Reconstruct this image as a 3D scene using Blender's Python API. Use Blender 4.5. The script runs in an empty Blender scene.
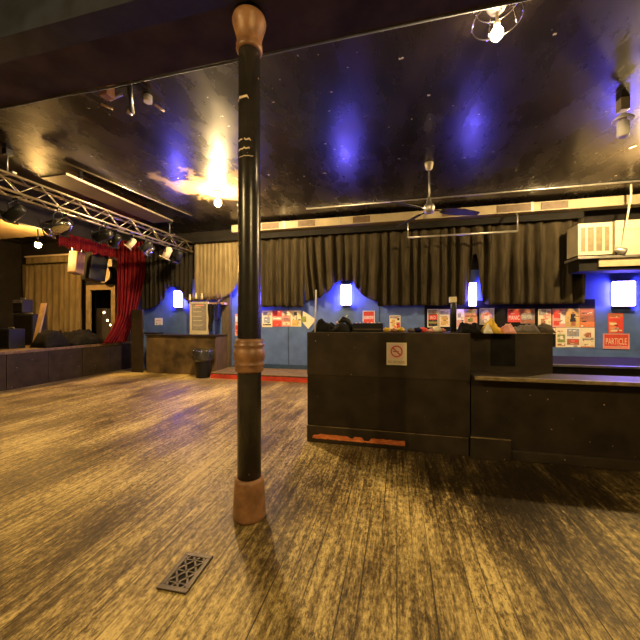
import bpy, bmesh, math, random
from mathutils import Vector, Matrix, noise

random.seed(7)
SC = bpy.context.scene
COL = SC.collection
PI = math.pi

# ------------------------------------------------------------------ view
TH = math.radians(13.5)
CT, ST = math.cos(TH), math.sin(TH)
CAMZ = 1.6
def ray(px, py):
    t = (px-320)/320.0
    return Vector((t*CT-ST, t*ST+CT, (320-py)/320.0))
def at_y(px, py, Y):
    r = ray(px, py); s = Y/r.y
    return Vector((r.x*s, Y, CAMZ+r.z*s))
def at_x(px, py, X):
    r = ray(px, py); s = X/r.x
    return Vector((X, r.y*s, CAMZ+r.z*s))
def at_z(px, py, Z):
    r = ray(px, py); s = (Z-CAMZ)/r.z
    return Vector((r.x*s, r.y*s, Z))

cam_d = bpy.data.cameras.new('camera'); cam = bpy.data.objects.new('camera', cam_d); COL.objects.link(cam)
cam.location = (0, 0, CAMZ); cam.rotation_euler = (PI/2, 0, TH)
cam_d.sensor_width = 36; cam_d.lens = 18; cam_d.clip_start = .02; cam_d.clip_end = 100
SC.camera = cam
vs = SC.view_settings
vs.view_transform = 'Standard'; vs.look = 'None'; vs.gamma = 1; vs.use_curve_mapping = False
vs.exposure = 0.5

# ------------------------------------------------------------------ materials
def new_mat(name):
    m = bpy.data.materials.new(name); m.use_nodes = True
    nt = m.node_tree; b = nt.nodes['Principled BSDF']
    return m, nt, b
def N(nt, kind, **kw):
    n = nt.nodes.new(kind)
    for k, v in kw.items():
        if k in n.inputs: n.inputs[k].default_value = v
        else: setattr(n, k, v)
    return n
def ramp(nt, src, stops):
    r = nt.nodes.new('ShaderNodeValToRGB')
    el = r.color_ramp.elements
    while len(el) < len(stops): el.new(.5)
    for e, (p, c) in zip(el, stops):
        e.position = p; e.color = (c[0], c[1], c[2], 1) if not isinstance(c, (int, float)) else (c, c, c, 1)
    nt.links.new(src, r.inputs[0]); return r.outputs[0]
def mix(nt, f, a, b):
    m = nt.nodes.new('ShaderNodeMix'); m.data_type = 'RGBA'
    for i, v in ((0, f), (6, a), (7, b)):
        if hasattr(v, 'links'): nt.links.new(v, m.inputs[i])
        elif i == 0: m.inputs[0].default_value = v
        else: m.inputs[i].default_value = (*v, 1)
    return m.outputs[2]
def coords(nt, scale=(1, 1, 1), rot=(0, 0, 0)):
    tc = nt.nodes.new('ShaderNodeTexCoord'); mp = nt.nodes.new('ShaderNodeMapping')
    mp.inputs['Scale'].default_value = scale; mp.inputs['Rotation'].default_value = rot
    nt.links.new(tc.outputs['Object'], mp.inputs[0]); return mp.outputs[0]
def noise_tex(nt, vec, scale, detail=4, rough=.55):
    n = N(nt, 'ShaderNodeTexNoise', Scale=scale, Detail=detail, Roughness=rough)
    nt.links.new(vec, n.inputs['Vector']); return n.outputs['Fac']
def bump(nt, b, h, strength=.3, dist=.01):
    bp = N(nt, 'ShaderNodeBump', Strength=strength, Distance=dist)
    nt.links.new(h, bp.inputs['Height']); nt.links.new(bp.outputs[0], b.inputs['Normal'])

def pm(name, c, rough=.6, metal=0, var=.25, scale=6, stretch=(1, 1, 1), c2=None, bmp=0, fleck=None, spec=.5):
    """plain surface with a mottled colour, optional chips of another colour"""
    m, nt, b = new_mat(name)
    v = coords(nt, stretch)
    f = noise_tex(nt, v, scale)
    lo = c2 if c2 else tuple(x*(1-var) for x in c)
    hi = c if c2 else tuple(min(1, x*(1+var)) for x in c)
    col = ramp(nt, f, [(.32, lo), (.68, hi)])
    if fleck:
        fc, thr, fs = fleck
        f2 = noise_tex(nt, coords(nt), fs, 2)
        col = mix(nt, ramp(nt, f2, [(thr, 0.0), (min(1, thr+.02), 1.0)]), col, fc)
    nt.links.new(col, b.inputs['Base Color'])
    b.inputs['Roughness'].default_value = rough; b.inputs['Metallic'].default_value = metal
    b.inputs['Specular IOR Level'].default_value = spec
    if bmp: bump(nt, b, f, bmp)
    return m
def em(name, c, s):
    m, nt, b = new_mat(name)
    b.inputs['Base Color'].default_value = (*c, 1)
    b.inputs['Emission Color'].default_value = (*c, 1); b.inputs['Emission Strength'].default_value = s
    return m

def floor_mat():
    m, nt, b = new_mat('worn_painted_boards')
    tc = coords(nt)
    br = N(nt, 'ShaderNodeTexBrick', Scale=1.0)
    br.offset = .37; br.offset_frequency = 2
    br.inputs['Brick Width'].default_value = 3.1; br.inputs['Row Height'].default_value = .105
    br.inputs['Mortar Size'].default_value = .005; br.inputs['Mortar Smooth'].default_value = .3
    br.inputs['Color1'].default_value = (.15, .15, .15, 1); br.inputs['Color2'].default_value = (.9, .9, .9, 1)
    br.inputs['Mortar'].default_value = (.5, .5, .5, 1)
    nt.links.new(coords(nt, rot=(0, 0, PI/2)), br.inputs['Vector'])
    grain = noise_tex(nt, coords(nt, (26, 2.0, 1)), 1.0, 9, .72)
    fine = noise_tex(nt, coords(nt, (80, 18, 1)), 1.0, 6, .75)
    big = noise_tex(nt, coords(nt, (1.1, .55, 1)), 1.0, 5, .62)
    # wear = big patches + grain + a little per board
    def add(a, bb, ka, kb):
        m1 = N(nt, 'ShaderNodeMath', operation='MULTIPLY'); nt.links.new(a, m1.inputs[0]); m1.inputs[1].default_value = ka
        m2 = N(nt, 'ShaderNodeMath', operation='MULTIPLY_ADD'); nt.links.new(bb, m2.inputs[0]); m2.inputs[1].default_value = kb
        nt.links.new(m1.outputs[0], m2.inputs[2]); return m2.outputs[0]
    fleck = noise_tex(nt, coords(nt, (38, 17, 1)), 1.0, 8, .78)
    w = add(big, grain, .56, .45)
    w = add(w, fine, 1.0, .35)
    w = add(w, fleck, 1.0, .5)
    # black paint remains and the bar's shade, painted into the boards in front
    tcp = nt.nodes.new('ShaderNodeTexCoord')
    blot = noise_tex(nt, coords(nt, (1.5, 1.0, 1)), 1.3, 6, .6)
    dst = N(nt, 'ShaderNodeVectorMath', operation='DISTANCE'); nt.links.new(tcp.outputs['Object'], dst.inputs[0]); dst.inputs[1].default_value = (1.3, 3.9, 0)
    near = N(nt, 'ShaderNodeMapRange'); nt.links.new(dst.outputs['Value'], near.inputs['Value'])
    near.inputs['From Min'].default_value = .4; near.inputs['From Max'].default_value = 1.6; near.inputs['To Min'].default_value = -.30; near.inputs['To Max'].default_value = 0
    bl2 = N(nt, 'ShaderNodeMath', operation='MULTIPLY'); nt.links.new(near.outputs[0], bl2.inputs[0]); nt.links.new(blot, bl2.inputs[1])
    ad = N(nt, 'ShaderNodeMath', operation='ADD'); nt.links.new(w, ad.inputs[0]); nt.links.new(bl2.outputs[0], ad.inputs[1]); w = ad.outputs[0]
    bw = nt.nodes.new('ShaderNodeRGBToBW'); nt.links.new(br.outputs['Color'], bw.inputs[0])
    w = add(w, bw.outputs[0], 1.0, .06)
    sb = N(nt, 'ShaderNodeMath', operation='MULTIPLY_ADD'); nt.links.new(w, sb.inputs[0]); sb.inputs[1].default_value = 3.0; sb.inputs[2].default_value = -2.34
    w = sb.outputs[0]
    col = ramp(nt, w, [(.12, (.020, .013, .006)), (.36, (.095, .065, .026)), (.56, (.26, .19, .075)), (.86, (.60, .47, .20))])
    gap = br.outputs['Fac']
    gm_ = N(nt, 'ShaderNodeMath', operation='MULTIPLY'); nt.links.new(gap, gm_.inputs[0]); gm_.inputs[1].default_value = .9
    gv = ramp(nt, noise_tex(nt, coords(nt, (9.5, .8, 1)), 1.0, 3), [(.38, .15), (.62, 1.0)])
    gw = N(nt, 'ShaderNodeMath', operation='MULTIPLY'); nt.links.new(gm_.outputs[0], gw.inputs[0]); nt.links.new(gv, gw.inputs[1]); gm_ = gw
    chip_ = ramp(nt, noise_tex(nt, coords(nt, (46, 20, 1)), 1.0, 5, .7), [(.53, 0.0), (.60, .8)])
    cm_ = ramp(nt, noise_tex(nt, coords(nt, (2.6, 1.6, 1)), 1.0, 4, .6), [(.40, .1), (.58, 1.0)])
    cx_ = N(nt, 'ShaderNodeMath', operation='MULTIPLY'); nt.links.new(chip_, cx_.inputs[0]); nt.links.new(cm_, cx_.inputs[1])
    col = mix(nt, cx_.outputs[0], col, (.045, .03, .013))
    col = mix(nt, gm_.outputs[0], col, (.02, .012, .006))
    nt.links.new(col, b.inputs['Base Color'])
    nt.links.new(ramp(nt, w, [(.2, .36), (.8, .62)]), b.inputs['Roughness'])
    b.inputs['Specular IOR Level'].default_value = .22
    h = add(w, gap, .5, -.8)
    bump(nt, b, h, .35, .01)
    return m
def ceiling_mat():
    m, nt, b = new_mat('black_gloss_ceiling_paint')
    st = noise_tex(nt, coords(nt, (1.2, .5, 1)), 1.6, 8, .66)
    col = ramp(nt, st, [(.35, (.006, .005, .004)), (.58, (.014, .010, .007)), (.75, (.036, .025, .015))])
    chips = noise_tex(nt, coords(nt), 9.0, 2)
    col = mix(nt, ramp(nt, chips, [(.735, 0.0), (.745, 1.0)]), col, (.5, .45, .38))
    # plaster coming through where the paint has peeled around (-3.9, 5.6)
    tc = nt.nodes.new('ShaderNodeTexCoord')
    d = N(nt, 'ShaderNodeVectorMath', operation='DISTANCE'); nt.links.new(tc.outputs['Object'], d.inputs[0])
    d.inputs[1].default_value = (-3.8, 5.9, 4.4)
    dn = N(nt, 'ShaderNodeMath', operation='MULTIPLY_ADD'); nt.links.new(noise_tex(nt, coords(nt), 1.7, 6, .65), dn.inputs[0])
    dn.inputs[1].default_value = 3.4; nt.links.new(d.outputs['Value'], dn.inputs[2])
    peel = ramp(nt, dn.outputs[0], [(0.0, 1.0), (1.0, 0.0)])
    rp = peel.node.color_ramp; rp.elements[0].position = .0; rp.elements[1].position = 1.0
    sc = N(nt, 'ShaderNodeMath', operation='MULTIPLY'); nt.links.new(dn.outputs[0], sc.inputs[0]); sc.inputs[1].default_value = .25
    msk = ramp(nt, sc.outputs[0], [(.58, 1.0), (.63, 0.0)])
    col = mix(nt, msk, col, (.16, .115, .06))
    nt.links.new(col, b.inputs['Base Color'])
    nt.links.new(ramp(nt, st, [(.35, .21), (.7, .36)]), b.inputs['Roughness'])
    b.inputs['Specular IOR Level'].default_value = .42
    bump(nt, b, st, .12, .02)
    return m
def cloth_mat(name, c, var=.3):
    m, nt, b = new_mat(name)
    f = noise_tex(nt, coords(nt, (6, 6, 1.2)), 1.5, 5)
    nt.links.new(ramp(nt, f, [(.3, tuple(x*(1-var) for x in c)), (.7, tuple(x*(1+var) for x in c))]), b.inputs['Base Color'])
    b.inputs['Roughness'].default_value = .9
    b.inputs['Specular IOR Level'].default_value = .08
    return m

M = {}
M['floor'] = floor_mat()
M['ceiling'] = ceiling_mat()
M['bluewall'] = pm('blue_wall_paint', (.075, .135, .36), .5, var=.2, scale=3, bmp=.05, fleck=((.5, .55, .6), .745, 16))
M['darkwall'] = pm('dark_wall_paint', (.02, .017, .015), .7, var=.3, scale=3, spec=.15)
M['blackpaint'] = pm('scuffed_black_paint', (.036, .026, .017), .4, var=.35, scale=4, fleck=((.5, .42, .3), .745, 26), bmp=.05, spec=.25)
M['blackpaint2'] = pm('dark_brown_black_paint', (.028, .020, .013), .42, var=.35, scale=4, fleck=((.36, .26, .16), .75, 24), spec=.22)
M['matblack'] = pm('matt_black', (.012, .011, .010), .75, var=.3, spec=.1)
M['blackplastic'] = pm('black_plastic', (.012, .012, .013), .4, var=.2, spec=.3)
M['binbag'] = pm('black_bin_liner', (.03, .03, .03), .14, var=.2, spec=.9)
M['column'] = pm('black_gloss_column', (.023, .020, .018), .27, var=.3, scale=5, fleck=((.4, .3, .2), .75, 30), bmp=.06)
M['copper'] = pm('worn_copper_paint', (.33, .165, .075), .42, var=.3, scale=8, c2=(.15, .07, .034), bmp=.08)
M['chip'] = pm('chipped_pale_primer', (.65, .5, .38), .7)
M['orangewood'] = pm('bare_red_wood', (.85, .27, .07), .6, c2=(.5, .11, .03), scale=5, stretch=(3, 3, 12), bmp=.2)
M['redstep'] = pm('red_step_paint', (.48, .045, .025), .5, var=.35, scale=5)
M['stepwood'] = pm('worn_step_boards', (.30, .20, .09), .5, c2=(.10, .065, .03), scale=3, stretch=(2, 9, 1))
M['brass'] = pm('worn_ledge_edge', (.30, .22, .10), .5, c2=(.09, .06, .03), scale=5, stretch=(2, 6, 6))
M['ledge'] = pm('dark_worktop', (.07, .052, .032), .55, c2=(.022, .016, .011), scale=4, spec=.2)
M['metal'] = pm('truss_metal', (.52, .44, .34), .34, metal=.85, var=.2)
M['steel'] = pm('grey_steel', (.42, .40, .37), .35, metal=.8, var=.2)
M['chrome'] = pm('bright_chrome', (.75, .74, .74), .14, metal=1, var=.05)
M['grille'] = pm('dark_iron_grille', (.06, .045, .03), .5, metal=.4, var=.3, scale=20)
M['duct'] = pm('pale_duct_paint', (.30, .245, .155), .5, var=.18, scale=2)
M['vent'] = pm('brown_vent_grille', (.09, .055, .03), .55, var=.3, scale=10)
M['cream'] = pm('cream_casing', (.48, .42, .30), .5, var=.12, scale=3)
M['creamgrille'] = pm('yellowed_grille', (.22, .18, .11), .55, var=.15, scale=12)
M['beigeboard'] = pm('beige_board', (.42, .33, .2), .6, var=.25, scale=2)
M['wood'] = pm('brown_wood', (.16, .10, .05), .5, c2=(.07, .042, .02), scale=3, stretch=(5, 5, 1))
M['mottled'] = pm('mottled_counter_front', (.15, .10, .045), .4, c2=(.028, .019, .011), scale=2.4, bmp=.05)
M['palewood'] = pm('pale_wood', (.5, .33, .15), .5, c2=(.3, .18, .08), scale=4, stretch=(4, 4, 1))
M['fanblade'] = pm('dark_fan_blade', (.035, .028, .022), .3, var=.2)
M['curtain'] = cloth_mat('dark_olive_drape', (.040, .032, .020), .45)
M['curtain_dark'] = cloth_mat('near_black_drape', (.020, .017, .013))
M['curtain_lit'] = cloth_mat('lamplit_drape', (.19, .15, .085))  # paler cloth, with the nearby bare lamp's glow put into its colour
M['curtain_stage'] = cloth_mat('tan_stage_drape', (.15, .115, .06))
M['curtain_red'] = cloth_mat('dark_red_velvet', (.16, .010, .013))
M['blackcloth'] = cloth_mat('black_cloth', (.012, .011, .011))
M['navycloth'] = cloth_mat('navy_cloth', (.012, .014, .05))
M['greycloth'] = cloth_mat('grey_cloth', (.13, .11, .10))
M['yellowcloth'] = cloth_mat('yellow_cloth', (.62, .40, .06))
M['white'] = pm('white_paper', (.74, .72, .68), .7, var=.05)
M['ivory'] = pm('cream_paper', (.72, .64, .46), .7, var=.08)
M['pink'] = pm('pink_print', (.66, .30, .27), .7, var=.15)
M['palepink'] = pm('pale_pink_print', (.74, .55, .47), .7, var=.06)
M['red'] = pm('red_print', (.62, .055, .04), .65, var=.12)
M['orange'] = pm('orange_print', (.66, .20, .06), .65, var=.15)
M['brownprint'] = pm('rust_brown_print', (.36, .13, .06), .65, var=.25)
M['ochre'] = pm('ochre_print', (.58, .38, .12), .65, var=.15)
M['green'] = pm('green_print', (.22, .27, .07), .65, var=.3)
M['ink'] = pm('black_ink', (.02, .018, .018), .65, var=.2)
M['greyprint'] = pm('grey_print', (.30, .27, .26), .65, var=.3, scale=14)
M['blueprint'] = pm('blue_grey_print', (.26, .30, .36), .65, var=.3, scale=14)
M['signred'] = pm('sign_red', (.55, .07, .04), .5, var=.05)
M['chalk'] = pm('grey_menu_face', (.20, .185, .17), .5, var=.2, scale=9)
M['bulb'] = em('warm_bulb', (1.0, .70, .28), 2500)
M['bulb_strong'] = em('strong_warm_bulb', (1.0, .69, .30), 3900)
M['bulb_weak'] = em('small_warm_bulb', (1.0, .72, .40), 450)
M['bulb_stage'] = em('stage_bulb', (1.0, .56, .16), 1300)
M['uv'] = em('violet_diffuser', (.15, .11, 1.0), 62)
M['uvspot'] = em('violet_lens', (.2, .15, 1.0), 3)
M['fairy'] = em('small_amber_light', (1, .55, .25), 14)

# ------------------------------------------------------------------ mesh builder
class MB:
    def __init__(s): s.bm = bmesh.new(); s.mats = []; s.cur = 0; s.smooth = False
    def use(s, m):
        if m not in s.mats: s.mats.append(m)
        s.cur = s.mats.index(m); return s
    def face(s, vs_, smooth=False):
        try:
            f = s.bm.faces.new(vs_); f.material_index = s.cur; f.smooth = smooth
        except ValueError: pass
    def hexa(s, p):           # 8 points: bottom 4 ccw, top 4 ccw
        v = [s.bm.verts.new(q) for q in p]
        for f in ((3, 2, 1, 0), (4, 5, 6, 7), (0, 1, 5, 4), (1, 2, 6, 5), (2, 3, 7, 6), (3, 0, 4, 7)):
            s.face([v[i] for i in f])
        return s
    def box(s, x0, x1, y0, y1, z0, z1, bev=0, mtx=None):
        p = [Vector(q) for q in ((x0, y0, z0), (x1, y0, z0), (x1, y1, z0), (x0, y1, z0), (x0, y0, z1), (x1, y0, z1), (x1, y1, z1), (x0, y1, z1))]
        if bev:
            t = bmesh.new(); vv = [t.verts.new(q) for q in p]
            for f in ((3, 2, 1, 0), (4, 5, 6, 7), (0, 1, 5, 4), (1, 2, 6, 5), (2, 3, 7, 6), (3, 0, 4, 7)): t.faces.new([vv[i] for i in f])
            bmesh.ops.bevel(t, geom=t.edges[:], offset=bev, segments=2, affect='EDGES', profile=.6)
            mp = {}
            for q in t.verts: mp[q] = s.bm.verts.new(mtx @ q.co if mtx else q.co)
            for f in t.faces: s.face([mp[q] for q in f.verts])
            t.free()
        else:
            s.hexa([mtx @ q for q in p] if mtx else p)
        return s
    def cbox(s, c, size, bev=0, mtx=None):
        c = Vector(c); h = Vector(size)/2
        t = Matrix.Translation(c)
        if mtx: t = t @ mtx
        return s.box(-h.x, h.x, -h.y, h.y, -h.z, h.z, bev, t)
    def tube(s, pts, r, seg=8, caps=True):
        pts = [Vector(p) for p in pts]; rs = r if isinstance(r, (list, tuple)) else [r]*len(pts)
        rings = []; prev = None
        for i, p in enumerate(pts):
            d = (pts[min(i+1, len(pts)-1)]-pts[max(i-1, 0)]).normalized()
            if prev is None:
                a = d.orthogonal().normalized()
            else:
                a = (prev-d*prev.dot(d)); a = a.normalized() if a.length > 1e-6 else d.orthogonal().normalized()
            prev = a; bb = d.cross(a)
            rings.append([s.bm.verts.new(p+(a*math.cos(k*2*PI/seg)+bb*math.sin(k*2*PI/seg))*rs[i]) for k in range(seg)])
        for i in range(len(rings)-1):
            for k in range(seg):
                s.face([rings[i][k], rings[i][(k+1) % seg], rings[i+1][(k+1) % seg], rings[i+1][k]], True)
        if caps:
            s.face(list(reversed(rings[0]))); s.face(rings[-1])
        return s
    def lathe(s, prof, c=(0, 0, 0), seg=24, mtx=None):
        c = Vector(c); rings = []
        for r, z in prof:
            ring = []
            for k in range(seg):
                q = Vector((r*math.cos(k*2*PI/seg), r*math.sin(k*2*PI/seg), z))
                ring.append(s.bm.verts.new(c+(mtx @ q if mtx else q)))
            rings.append(ring)
        for i in range(len(rings)-1):
            for k in range(seg):
                s.face([rings[i][k], rings[i][(k+1) % seg], rings[i+1][(k+1) % seg], rings[i+1][k]], True)
        if prof[0][0] > 1e-4: s.face(list(reversed(rings[0])))
        if prof[-1][0] > 1e-4: s.face(rings[-1])
        return s
    def ball(s, c, r, seg=16, sq=(1, 1, 1)):
        prof = [(max(1e-5, r*math.sin(PI*i/10)), -r*math.cos(PI*i/10)) for i in range(11)]
        return s.lathe(prof, c, seg, Matrix.Diagonal(sq))
    def prism(s, poly, y0, y1):          # outline in x,z pushed from y0 to y1
        a = [s.bm.verts.new((x, y0, z)) for x, z in poly]; b = [s.bm.verts.new((x, y1, z)) for x, z in poly]
        s.face(a); s.face(list(reversed(b)))
        for i in range(len(poly)):
            j = (i+1) % len(poly); s.face([a[j], a[i], b[i], b[j]])
        return s
    def text(s, string, x0, x1, z0, z1, y, mtx=None):
        """flat lettering facing -Y, stretched to fill the rectangle"""
        cu = bpy.data.curves.new('t', 'FONT'); cu.body = string; cu.fill_mode = 'FRONT'; cu.resolution_u = 2
        o = bpy.data.objects.new('t', cu); COL.objects.link(o)
        dg = bpy.context.evaluated_depsgraph_get(); dg.update()
        me = bpy.data.meshes.new_from_object(o.evaluated_get(dg))
        xs = [v.co.x for v in me.vertices]; ys = [v.co.y for v in me.vertices]
        if xs:
            ax, bx, ay, by = min(xs), max(xs), min(ys), max(ys)
            vv = [s.bm.verts.new((x0+(v.co.x-ax)/(bx-ax)*(x1-x0), y, z0+(v.co.y-ay)/(by-ay)*(z1-z0))) for v in me.vertices]
            for p in me.polygons: s.face([vv[i] for i in p.vertices])
        bpy.data.objects.remove(o); bpy.data.curves.remove(cu); bpy.data.meshes.remove(me)
        return s
    def build(s, name, mat=None, parent=None, label=None, origin=None, fixn=True):
        if mat is not None: s.mats = [mat]
        bm = s.bm
        if fixn: bmesh.ops.recalc_face_normals(bm, faces=bm.faces[:])
        if parent is not None:
            r = parent
            while r.parent: r = r.parent
            off = r.location.copy() if not r.get('_local') else Vector((0, 0, 0))
        elif origin is not None: off = Vector(origin)
        else:
            xs = [v.co for v in bm.verts]
            off = Vector((sum(v.x for v in xs)/len(xs), sum(v.y for v in xs)/len(xs), min(v.z for v in xs)))
        bmesh.ops.translate(bm, verts=bm.verts[:], vec=-off)
        me = bpy.data.meshes.new(name); bm.to_mesh(me); bm.free()
        for m_ in s.mats: me.materials.append(m_)
        o = bpy.data.objects.new(name, me); COL.objects.link(o)
        if parent is not None: o.parent = parent
        else: o.location = off
        if label: o['label'] = label
        return o
def tag(o, label, cat, group=None, kind=None):
    o['label'] = label; o['category'] = cat
    if group: o['group'] = group
    if kind: o['kind'] = kind
    return o
def thing(name, label, cat, loc, group=None, rotz=0, local=False):
    o = bpy.data.objects.new(name, None); COL.objects.link(o); o.location = loc
    o.empty_display_size = .1; o.rotation_euler = (0, 0, rotz)
    if local or rotz: o['_local'] = 1
    return tag(o, label, cat, group)
def struct(mb, name, mat=None, parent=None):
    o = mb.build(name, mat, parent, origin=None if parent else (0, 0, 0))
    if parent is None: o['kind'] = 'structure'
    return o

# ------------------------------------------------------------------ room shell
CEIL = 4.4; WB = 9.0
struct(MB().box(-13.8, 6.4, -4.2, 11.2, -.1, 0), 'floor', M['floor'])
struct(MB().box(-13.8, 6.4, -4.2, 11.2, CEIL, CEIL+.1), 'ceiling', M['ceiling'])
dl = at_y(91.5, 340, WB); dr = at_y(112.5, 340, WB); dtop = at_y(100, 290, WB).z; DX0, DX1 = dl.x, dr.x
STZ = .88
SX = -8.6
wb = MB().use(M['darkwall'])
wb.box(-13.8, DX0, WB, WB+.15, 0, CEIL); wb.box(DX1, SX, WB, WB+.15, 0, CEIL)
wb.box(DX0, DX1, WB, WB+.15, 0, STZ); wb.box(DX0, DX1, WB, WB+.15, dtop, CEIL)
wb.box(SX, 6.4, WB, WB+.15, 2.9, CEIL)
wb.use(M['bluewall']).box(SX, 6.4, WB, WB+.15, 0, 2.9)
struct(wb, 'wall_back')
struct(MB().box(6.25, 6.4, -4.2, WB, 0, CEIL), 'wall_right', M['darkwall'])
struct(MB().box(-13.8, 6.25, -4.2, -4.05, 0, CEIL), 'wall_front', M['darkwall'])
struct(MB().box(-13.8, -13.6, -4.05, WB, 0, CEIL), 'wall_left', M['darkwall'])
ws = MB()
ws.box(SX-.15, SX, -4.05, 3.58, 0, CEIL)
struct(ws, 'wall_stage', M['darkwall'])
struct(MB().box(SX-.15, SX, 3.58, WB, 3.88, CEIL), 'wall_header', M['darkwall'])
struct(MB().box(SX-.15, SX, 8.8, WB, STZ+.006, 3.88), 'wall_pier', M['darkwall'])
# little backstage room behind the stage door
struct(MB().box(DX0-1.2, DX1+.5, 10.9, 11.0, 0, CEIL), 'wall_backstage', M['darkwall'])
struct(MB().box(DX0-1.3, DX0-1.2, WB+.15, 11, 0, CEIL), 'wall_backstage_left', M['darkwall'])
struct(MB().box(DX1+.5, DX1+.6, WB+.15, 11, 0, CEIL), 'wall_backstage_right', M['darkwall'])
struct(MB().box(DX0-1.2, DX1+.5, WB+.15, 10.9, 0, STZ-.02), 'floor_backstage', M['wood'])
# beam over the column, with its painted soffit board
struct(MB().box(SX, 6.25, 2.1, 2.79, 4.1, CEIL), 'trim_1', pm('brown_beam_paint', (.05, .037, .02), .8, var=.45, scale=2.5, spec=.15))
struct(MB().box(SX, 6.25, 2.07, 2.28, 4.07, 4.1).box(SX, 6.25, 2.07, 2.1, 4.1, CEIL), 'trim_2', pm('blue_black_board', (.009, .011, .02), .5, spec=.3, var=.5))
# seams between the blue wall panels
tr = MB()
for px in (288.5, 379.5, 252):
    x = at_y(px, 340, WB).x; tr.box(x-.012, x+.012, WB-.008, WB, .15, 2.0)
tr.box(-4.9, 2.6, WB-.02, WB, .15, .28)
struct(tr, 'trim_3', pm('dark_blue_trim', (.02, .05, .12), .5))
p = at_y(227, 340, 8.93)
struct(MB().box(p.x-.13, p.x+.13, 8.86, WB, 0, 3.9), 'trim_4', pm('grey_brown_post', (.12, .09, .055), .55, c2=(.06, .045, .03), scale=4, stretch=(5, 5, 1)))
# door frame on the stage
fr = MB(); w = .17
fr.box(DX0-w, DX0, WB-.06, WB+.14, STZ, dtop+w); fr.box(DX1, DX1+w, WB-.06, WB+.14, STZ, dtop+w); fr.box(DX0, DX1, WB-.06, WB+.14, dtop, dtop+w)
struct(fr, 'door_1', pm('grey_tan_door_frame', (.26, .19, .10), .6, var=.25))

# ------------------------------------------------------------------ cast-iron column
cx, cy = -1.173, 2.41
col = thing('iron_column', 'round black iron column with copper-painted base, collar and capital standing in the middle of the floor', 'column', (cx, cy, 0))
MB().lathe([(.128, 0), (.132, .02), (.130, .04), (.124, .2), (.118, .29), (.112, .315), (.097, .325)], (cx, cy, 0), 40).build('base', M['copper'], col)
sh = MB().lathe([(.096, .32), (.096, 1.2), (.094, 1.42), (.090, 2.6), (.086, 3.84)], (cx, cy, 0), 40).build('shaft', M['column'], col)
prof = [(.097, 1.175), (.112, 1.185), (.118, 1.20), (.110, 1.215), (.122, 1.235), (.122, 1.25), (.112, 1.262), (.122, 1.28), (.127, 1.32), (.122, 1.362), (.112, 1.375), (.124, 1.39), (.124, 1.402), (.112, 1.412), (.116, 1.425), (.110, 1.44), (.095, 1.45)]
MB().lathe(prof, (cx, cy, 0), 40).build('collar', M['copper'], col)
prof = [(.088, 3.78), (.102, 3.79), (.107, 3.805), (.100, 3.82), (.106, 3.835), (.098, 3.85), (.098, 3.87), (.105, 3.91), (.121, 3.965), (.133, 4.005), (.137, 4.03), (.130, 4.055), (.06, 4.06)]
MB().lathe(prof, (cx, cy, 0), 40).build('capital', M['copper'], col)
MB().lathe([(.115, 4.05), (.115, 4.1)], (cx, cy, 0), 24).build('top_block', M['matblack'], col)
for z, a0, a1, h in ((3.37, 3.9, 5.1, .018), (3.035, 4.0, 4.5, .010), (2.96, 4.1, 5.2, .012), (3.03, 4.8, 5.3, .012), (2.90, 4.2, 5.5, .006)):
    m = MB(); n = 16; r = .0945-.0043*max(0, (z-1.42))/1.2*.85; a0 -= .1; vs_ = []
    for k in range(n+1):
        a = a0+(a1-a0)*k/n; j = noise.noise((a*5, z*3, 0))*h
        vs_.append((m.bm.verts.new((cx+r*math.cos(a), cy+r*math.sin(a), z-h*.5+j)), m.bm.verts.new((cx+r*math.cos(a), cy+r*math.sin(a), z+h*.5+j*1.6))))
    for k in range(n): m.face([vs_[k][0], vs_[k+1][0], vs_[k+1][1], vs_[k][1]])
    m.build('paint_chip', M['chip'], sh, 'pale chip in the black paint')

# ------------------------------------------------------------------ floor vent
c0, c1, c2, c3 = at_z(156, 589, 0), at_z(185, 595.5, 0), at_z(214, 557, 0), at_z(187, 553.5, 0)
cen = (c0+c1+c2+c3)/4
ux = ((c1-c0)+(c2-c3))/2; uy = ((c3-c0)+(c2-c1))/2
Lx, Ly = ux.length, uy.length; ux.normalize(); uy = Vector((-ux.y, ux.x, 0))
fv = thing('floor_vent', 'rectangular dark iron floor vent with diamond lattice set in the boards near the column', 'floor vent', (cen.x, cen.y, 0))
mx = Matrix(((ux.x, uy.x, 0, cen.x), (ux.y, uy.y, 0, cen.y), (0, 0, 1, 0), (0, 0, 0, 1)))
b_ = .032
f = MB()
for q in ((-Lx/2, Lx/2, -Ly/2, -Ly/2+b_), (-Lx/2, Lx/2, Ly/2-b_, Ly/2), (-Lx/2, -Lx/2+b_, -Ly/2+b_, Ly/2-b_), (Lx/2-b_, Lx/2, -Ly/2+b_, Ly/2-b_)):
    f.box(q[0], q[1], q[2], q[3], 0, .012, .003, mx)
f.build('frame', M['grille'], fv)
MB().box(-Lx/2+b_, Lx/2-b_, -Ly/2+b_, Ly/2-b_, .0005, .002, 0, mx).build('dark_well', M['matblack'], fv)
lt = MB(); hx, hy = Lx/2-b_, Ly/2-b_
def clipseg(a, b):
    # Liang-Barsky against the inner rectangle
    t0, t1 = 0, 1; d = (b[0]-a[0], b[1]-a[1])
    for pp, qq in ((-d[0], a[0]+hx), (d[0], hx-a[0]), (-d[1], a[1]+hy), (d[1], hy-a[1])):
        if abs(pp) < 1e-9:
            if qq < 0: return None
        else:
            r_ = qq/pp
            if pp < 0: t0 = max(t0, r_)
            else: t1 = min(t1, r_)
    if t0 >= t1: return None
    return (a[0]+d[0]*t0, a[1]+d[1]*t0), (a[0]+d[0]*t1, a[1]+d[1]*t1)
stp = .07
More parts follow.
